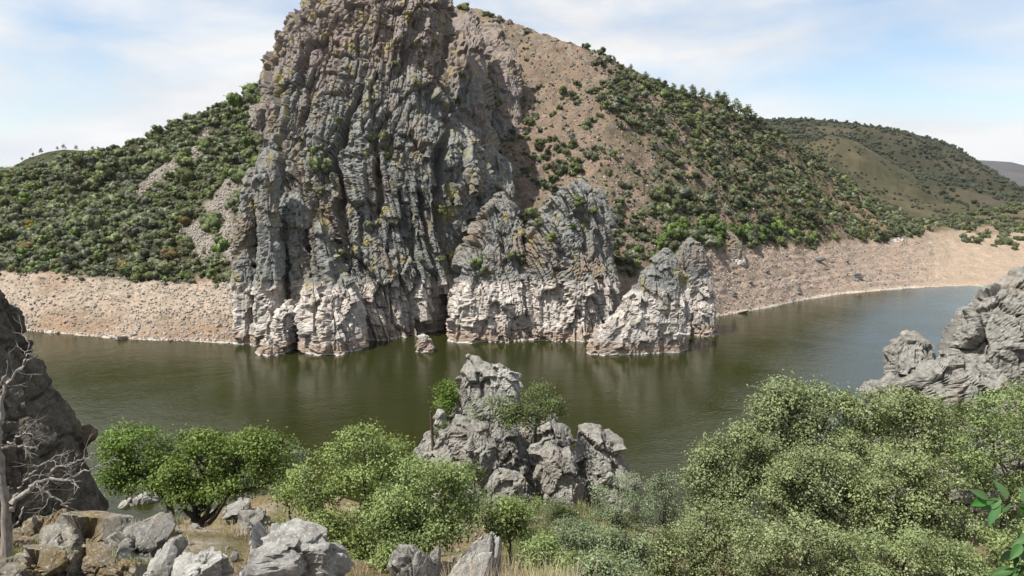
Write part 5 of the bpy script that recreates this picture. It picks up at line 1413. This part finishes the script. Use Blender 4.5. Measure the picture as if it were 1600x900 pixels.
# bleached dead tree
DT = 12.0
base = ground_at(8, DT); base[0] = PT(12, 870, DT)[0]
dead = empty('dead_tree', tuple(base), 'bleached leafless dead tree with twisted grey branches', 'tree')
rq = np.random.default_rng(8)
def dpath(pts_, n=10, wob=0.012, dd=0.0):
    q = [PT(x, y, DT + dd * k) for k, (x, y) in enumerate(pts_)]
    return smooth_path(q, n, wob, rq)
tp = smooth_path([base - (0, 0, 0.3)] + [PT(x, y, DT) for x, y in ((10, 862), (9, 820), (12, 790), (6, 765), (-2, 730))], 14, 0.008, rq)
v, f_ = tube_arrays(tp, np.linspace(0.105, 0.06, 14), 10)
under(add('trunk', make_mesh('trunk', v, f_, True), M['dead']), dead)
def branch(pts_, r0, r1, twigs=6, dd=0.0):
    q = dpath(pts_, max(8, 3 * len(pts_)), 0.014, dd)
    br = np.linspace(r0, r1, len(q)) * rq.uniform(0.85, 1.2, len(q))
    v, f_ = tube_arrays(q, br, 8)
    bo = under(add('branch', make_mesh('branch', v, f_, True), M['dead']), dead)
    for k in range(twigs):
        i = rq.integers(len(q) // 3, len(q)); c0 = q[i]; d0 = unit(q[min(i + 1, len(q) - 1)] - q[i - 1])
        d1 = unit(d0 + rq.normal(0, 0.75, 3) + (0, 0, 0.15)); L = rq.uniform(0.15, 0.42)
        w1 = smooth_path([c0, c0 + d1 * L * 0.5 + rq.normal(0, 0.03, 3), c0 + d1 * L + rq.normal(0, 0.05, 3)], 7, 0.010, rq)
        parts = [tube_arrays(w1, np.linspace(r1 * 0.9, r1 * 0.25, 7), 5)]
        for j in range(3):
            c1 = w1[rq.integers(2, 6)]; d2 = unit(d1 + rq.normal(0, 0.7, 3)); parts.append(tube_arrays(np.array([c1, c1 + d2 * L * 0.3 + rq.normal(0, .012, 3), c1 + d2 * L * 0.6]), [r1 * 0.5, r1 * 0.35, r1 * 0.15], 4))
        v, f_ = merge(parts)
        add('twig', make_mesh('twig', v, f_, True), M['dead'], bo)
branch([(14, 800), (22, 782), (45, 765), (58, 753), (80, 749), (105, 751), (118, 742), (132, 736), (145, 733)], 0.055, 0.012, 12)
branch([(58, 754), (66, 768), (82, 775), (95, 782), (104, 795)], 0.028, 0.010, 8)
branch([(24, 780), (32, 760), (40, 750), (52, 738), (60, 728), (75, 720), (82, 716)], 0.026, 0.009, 8)
branch([(78, 749), (82, 735), (95, 728), (112, 724), (130, 717)], 0.026, 0.008, 8)
branch([(2, 740), (-4, 700), (2, 660), (4, 620), (10, 600), (22, 585), (32, 572), (45, 562), (58, 556)], 0.06, 0.012, 6)
branch([(36, 570), (44, 555), (46, 540), (42, 527)], 0.018, 0.007, 3)
branch([(0, 700), (12, 698), (28, 696), (40, 698), (52, 697)], 0.034, 0.010, 6)
branch([(10, 698), (22, 688), (32, 680), (42, 676), (52, 682)], 0.022, 0.008, 6)
branch([(10, 835), (22, 822), (32, 810), (35, 795), (46, 783)], 0.026, 0.008, 3)
branch([(4, 640), (-6, 615), (4, 590), (12, 575)], 0.022, 0.008, 3)

# spray of large glossy leaves hanging close by
def glossy_leaf():
    n = 9; V = []
    for k in range(n):
        t_ = k / (n - 1); w_ = 0.5 * math.sin(math.pi * min(1, t_ ** 0.8)) * 0.46 * (1 - 0.25 * t_) + 0.004
        z_ = -0.18 * t_ ** 2
        V += [(-w_, t_, z_ + abs(w_) * 0.3), (-w_ * 0.5, t_, z_ + w_ * 0.1), (0, t_, z_), (w_ * 0.5, t_, z_ + w_ * 0.1), (w_, t_, z_ + w_ * 0.3)]
    me = make_mesh('glossy_leaf_mesh', np.array(V), grid_faces(n, 5), True)
    me.materials.append(M['leaf_glossy']); return me
GL = glossy_leaf()
sprig_pts = [
    ([(1640, 795), (1615, 788), (1590, 783), (1560, 782), (1540, 781)], [(1540, 781, 178), (1560, 783, 240), (1566, 780, 215), (1580, 786, 255), (1592, 786, 265), (1590, 784, 300), (1604, 790, 275), (1545, 780, 150), (1575, 780, 120), (1600, 784, 80)]),
    ([(1650, 830), (1625, 830), (1605, 840), (1592, 852), (1585, 862)], [(1603, 842, 240), (1596, 850, 215), (1590, 856, 250), (1585, 862, 230), (1600, 846, 290), (1592, 852, 300), (1586, 862, 280), (1612, 836, 200), (1598, 850, 110)]),
    ([(1650, 880), (1620, 880), (1600, 884), (1585, 890)], [(1600, 884, 215), (1590, 888, 235), (1585, 890, 200), (1604, 882, 250), (1610, 880, 140)])]
root = PT(1640, 830, 2.5)
spray = empty('leafy_spray', tuple(root), 'spray of large glossy green leaves hanging in front of the bushes', 'branch')
rq = np.random.default_rng(21)
for path, leaves in sprig_pts:
    q = smooth_path([PT(1720, 900, 2.7)] + [PT(x, y, 2.5) for x, y in path], 12)
    v, f_ = tube_arrays(q, np.linspace(0.006, 0.002, 12), 6)
    under(add('stem', make_mesh('stem', v, f_, True), M['bark']), spray)
    for x, y, ang in leaves:
        P_ = PT(x, y, 2.5 + rq.normal(0, 0.02)); a = math.radians(ang); L = rq.uniform(0.065, 0.095)
        yax = Vector((math.cos(a), rq.normal(0, 0.35), math.sin(a))).normalized()
        nz_ = Vector((rq.normal(0, 0.5), -0.6, 0.8)); xax = yax.cross(nz_).normalized(); zax = xax.cross(yax)
        o = bpy.data.objects.new('leaf', GL); COL.objects.link(o)
        mtx = Matrix(((xax.x * L, yax.x * L, zax.x * L, 0), (xax.y * L, yax.y * L, zax.y * L, 0), (xax.z * L, yax.z * L, zax.z * L, 0), (0, 0, 0, 1)))
        mtx.translation = Vector(P_ - root)
        o.parent = spray; o.matrix_local = mtx

# ------------------------------------------------------------------ air
hv = np.array([[x, y, z] for x in (-5000, 5000) for y in (-120, 9000) for z in (-60, 340)], float)
hf = np.array([[0, 1, 3, 2], [4, 6, 7, 5], [0, 4, 5, 1], [2, 3, 7, 6], [0, 2, 6, 4], [1, 5, 7, 3]])
hm = bpy.data.materials.new('haze_air'); hm.use_nodes = True
ht = hm.node_tree; ht.nodes.clear()
ho = ht.nodes.new('ShaderNodeOutputMaterial'); pv = ht.nodes.new('ShaderNodeVolumePrincipled')
pv.inputs['Color'].default_value = (0.80, 0.88, 1.0, 1); pv.inputs['Density'].default_value = 0.000025; pv.inputs['Anisotropy'].default_value = 0.2
ht.links.new(pv.outputs[0], ho.inputs['Volume'])
kind(add('haze', make_mesh('haze', hv, hf), hm), 'stuff')
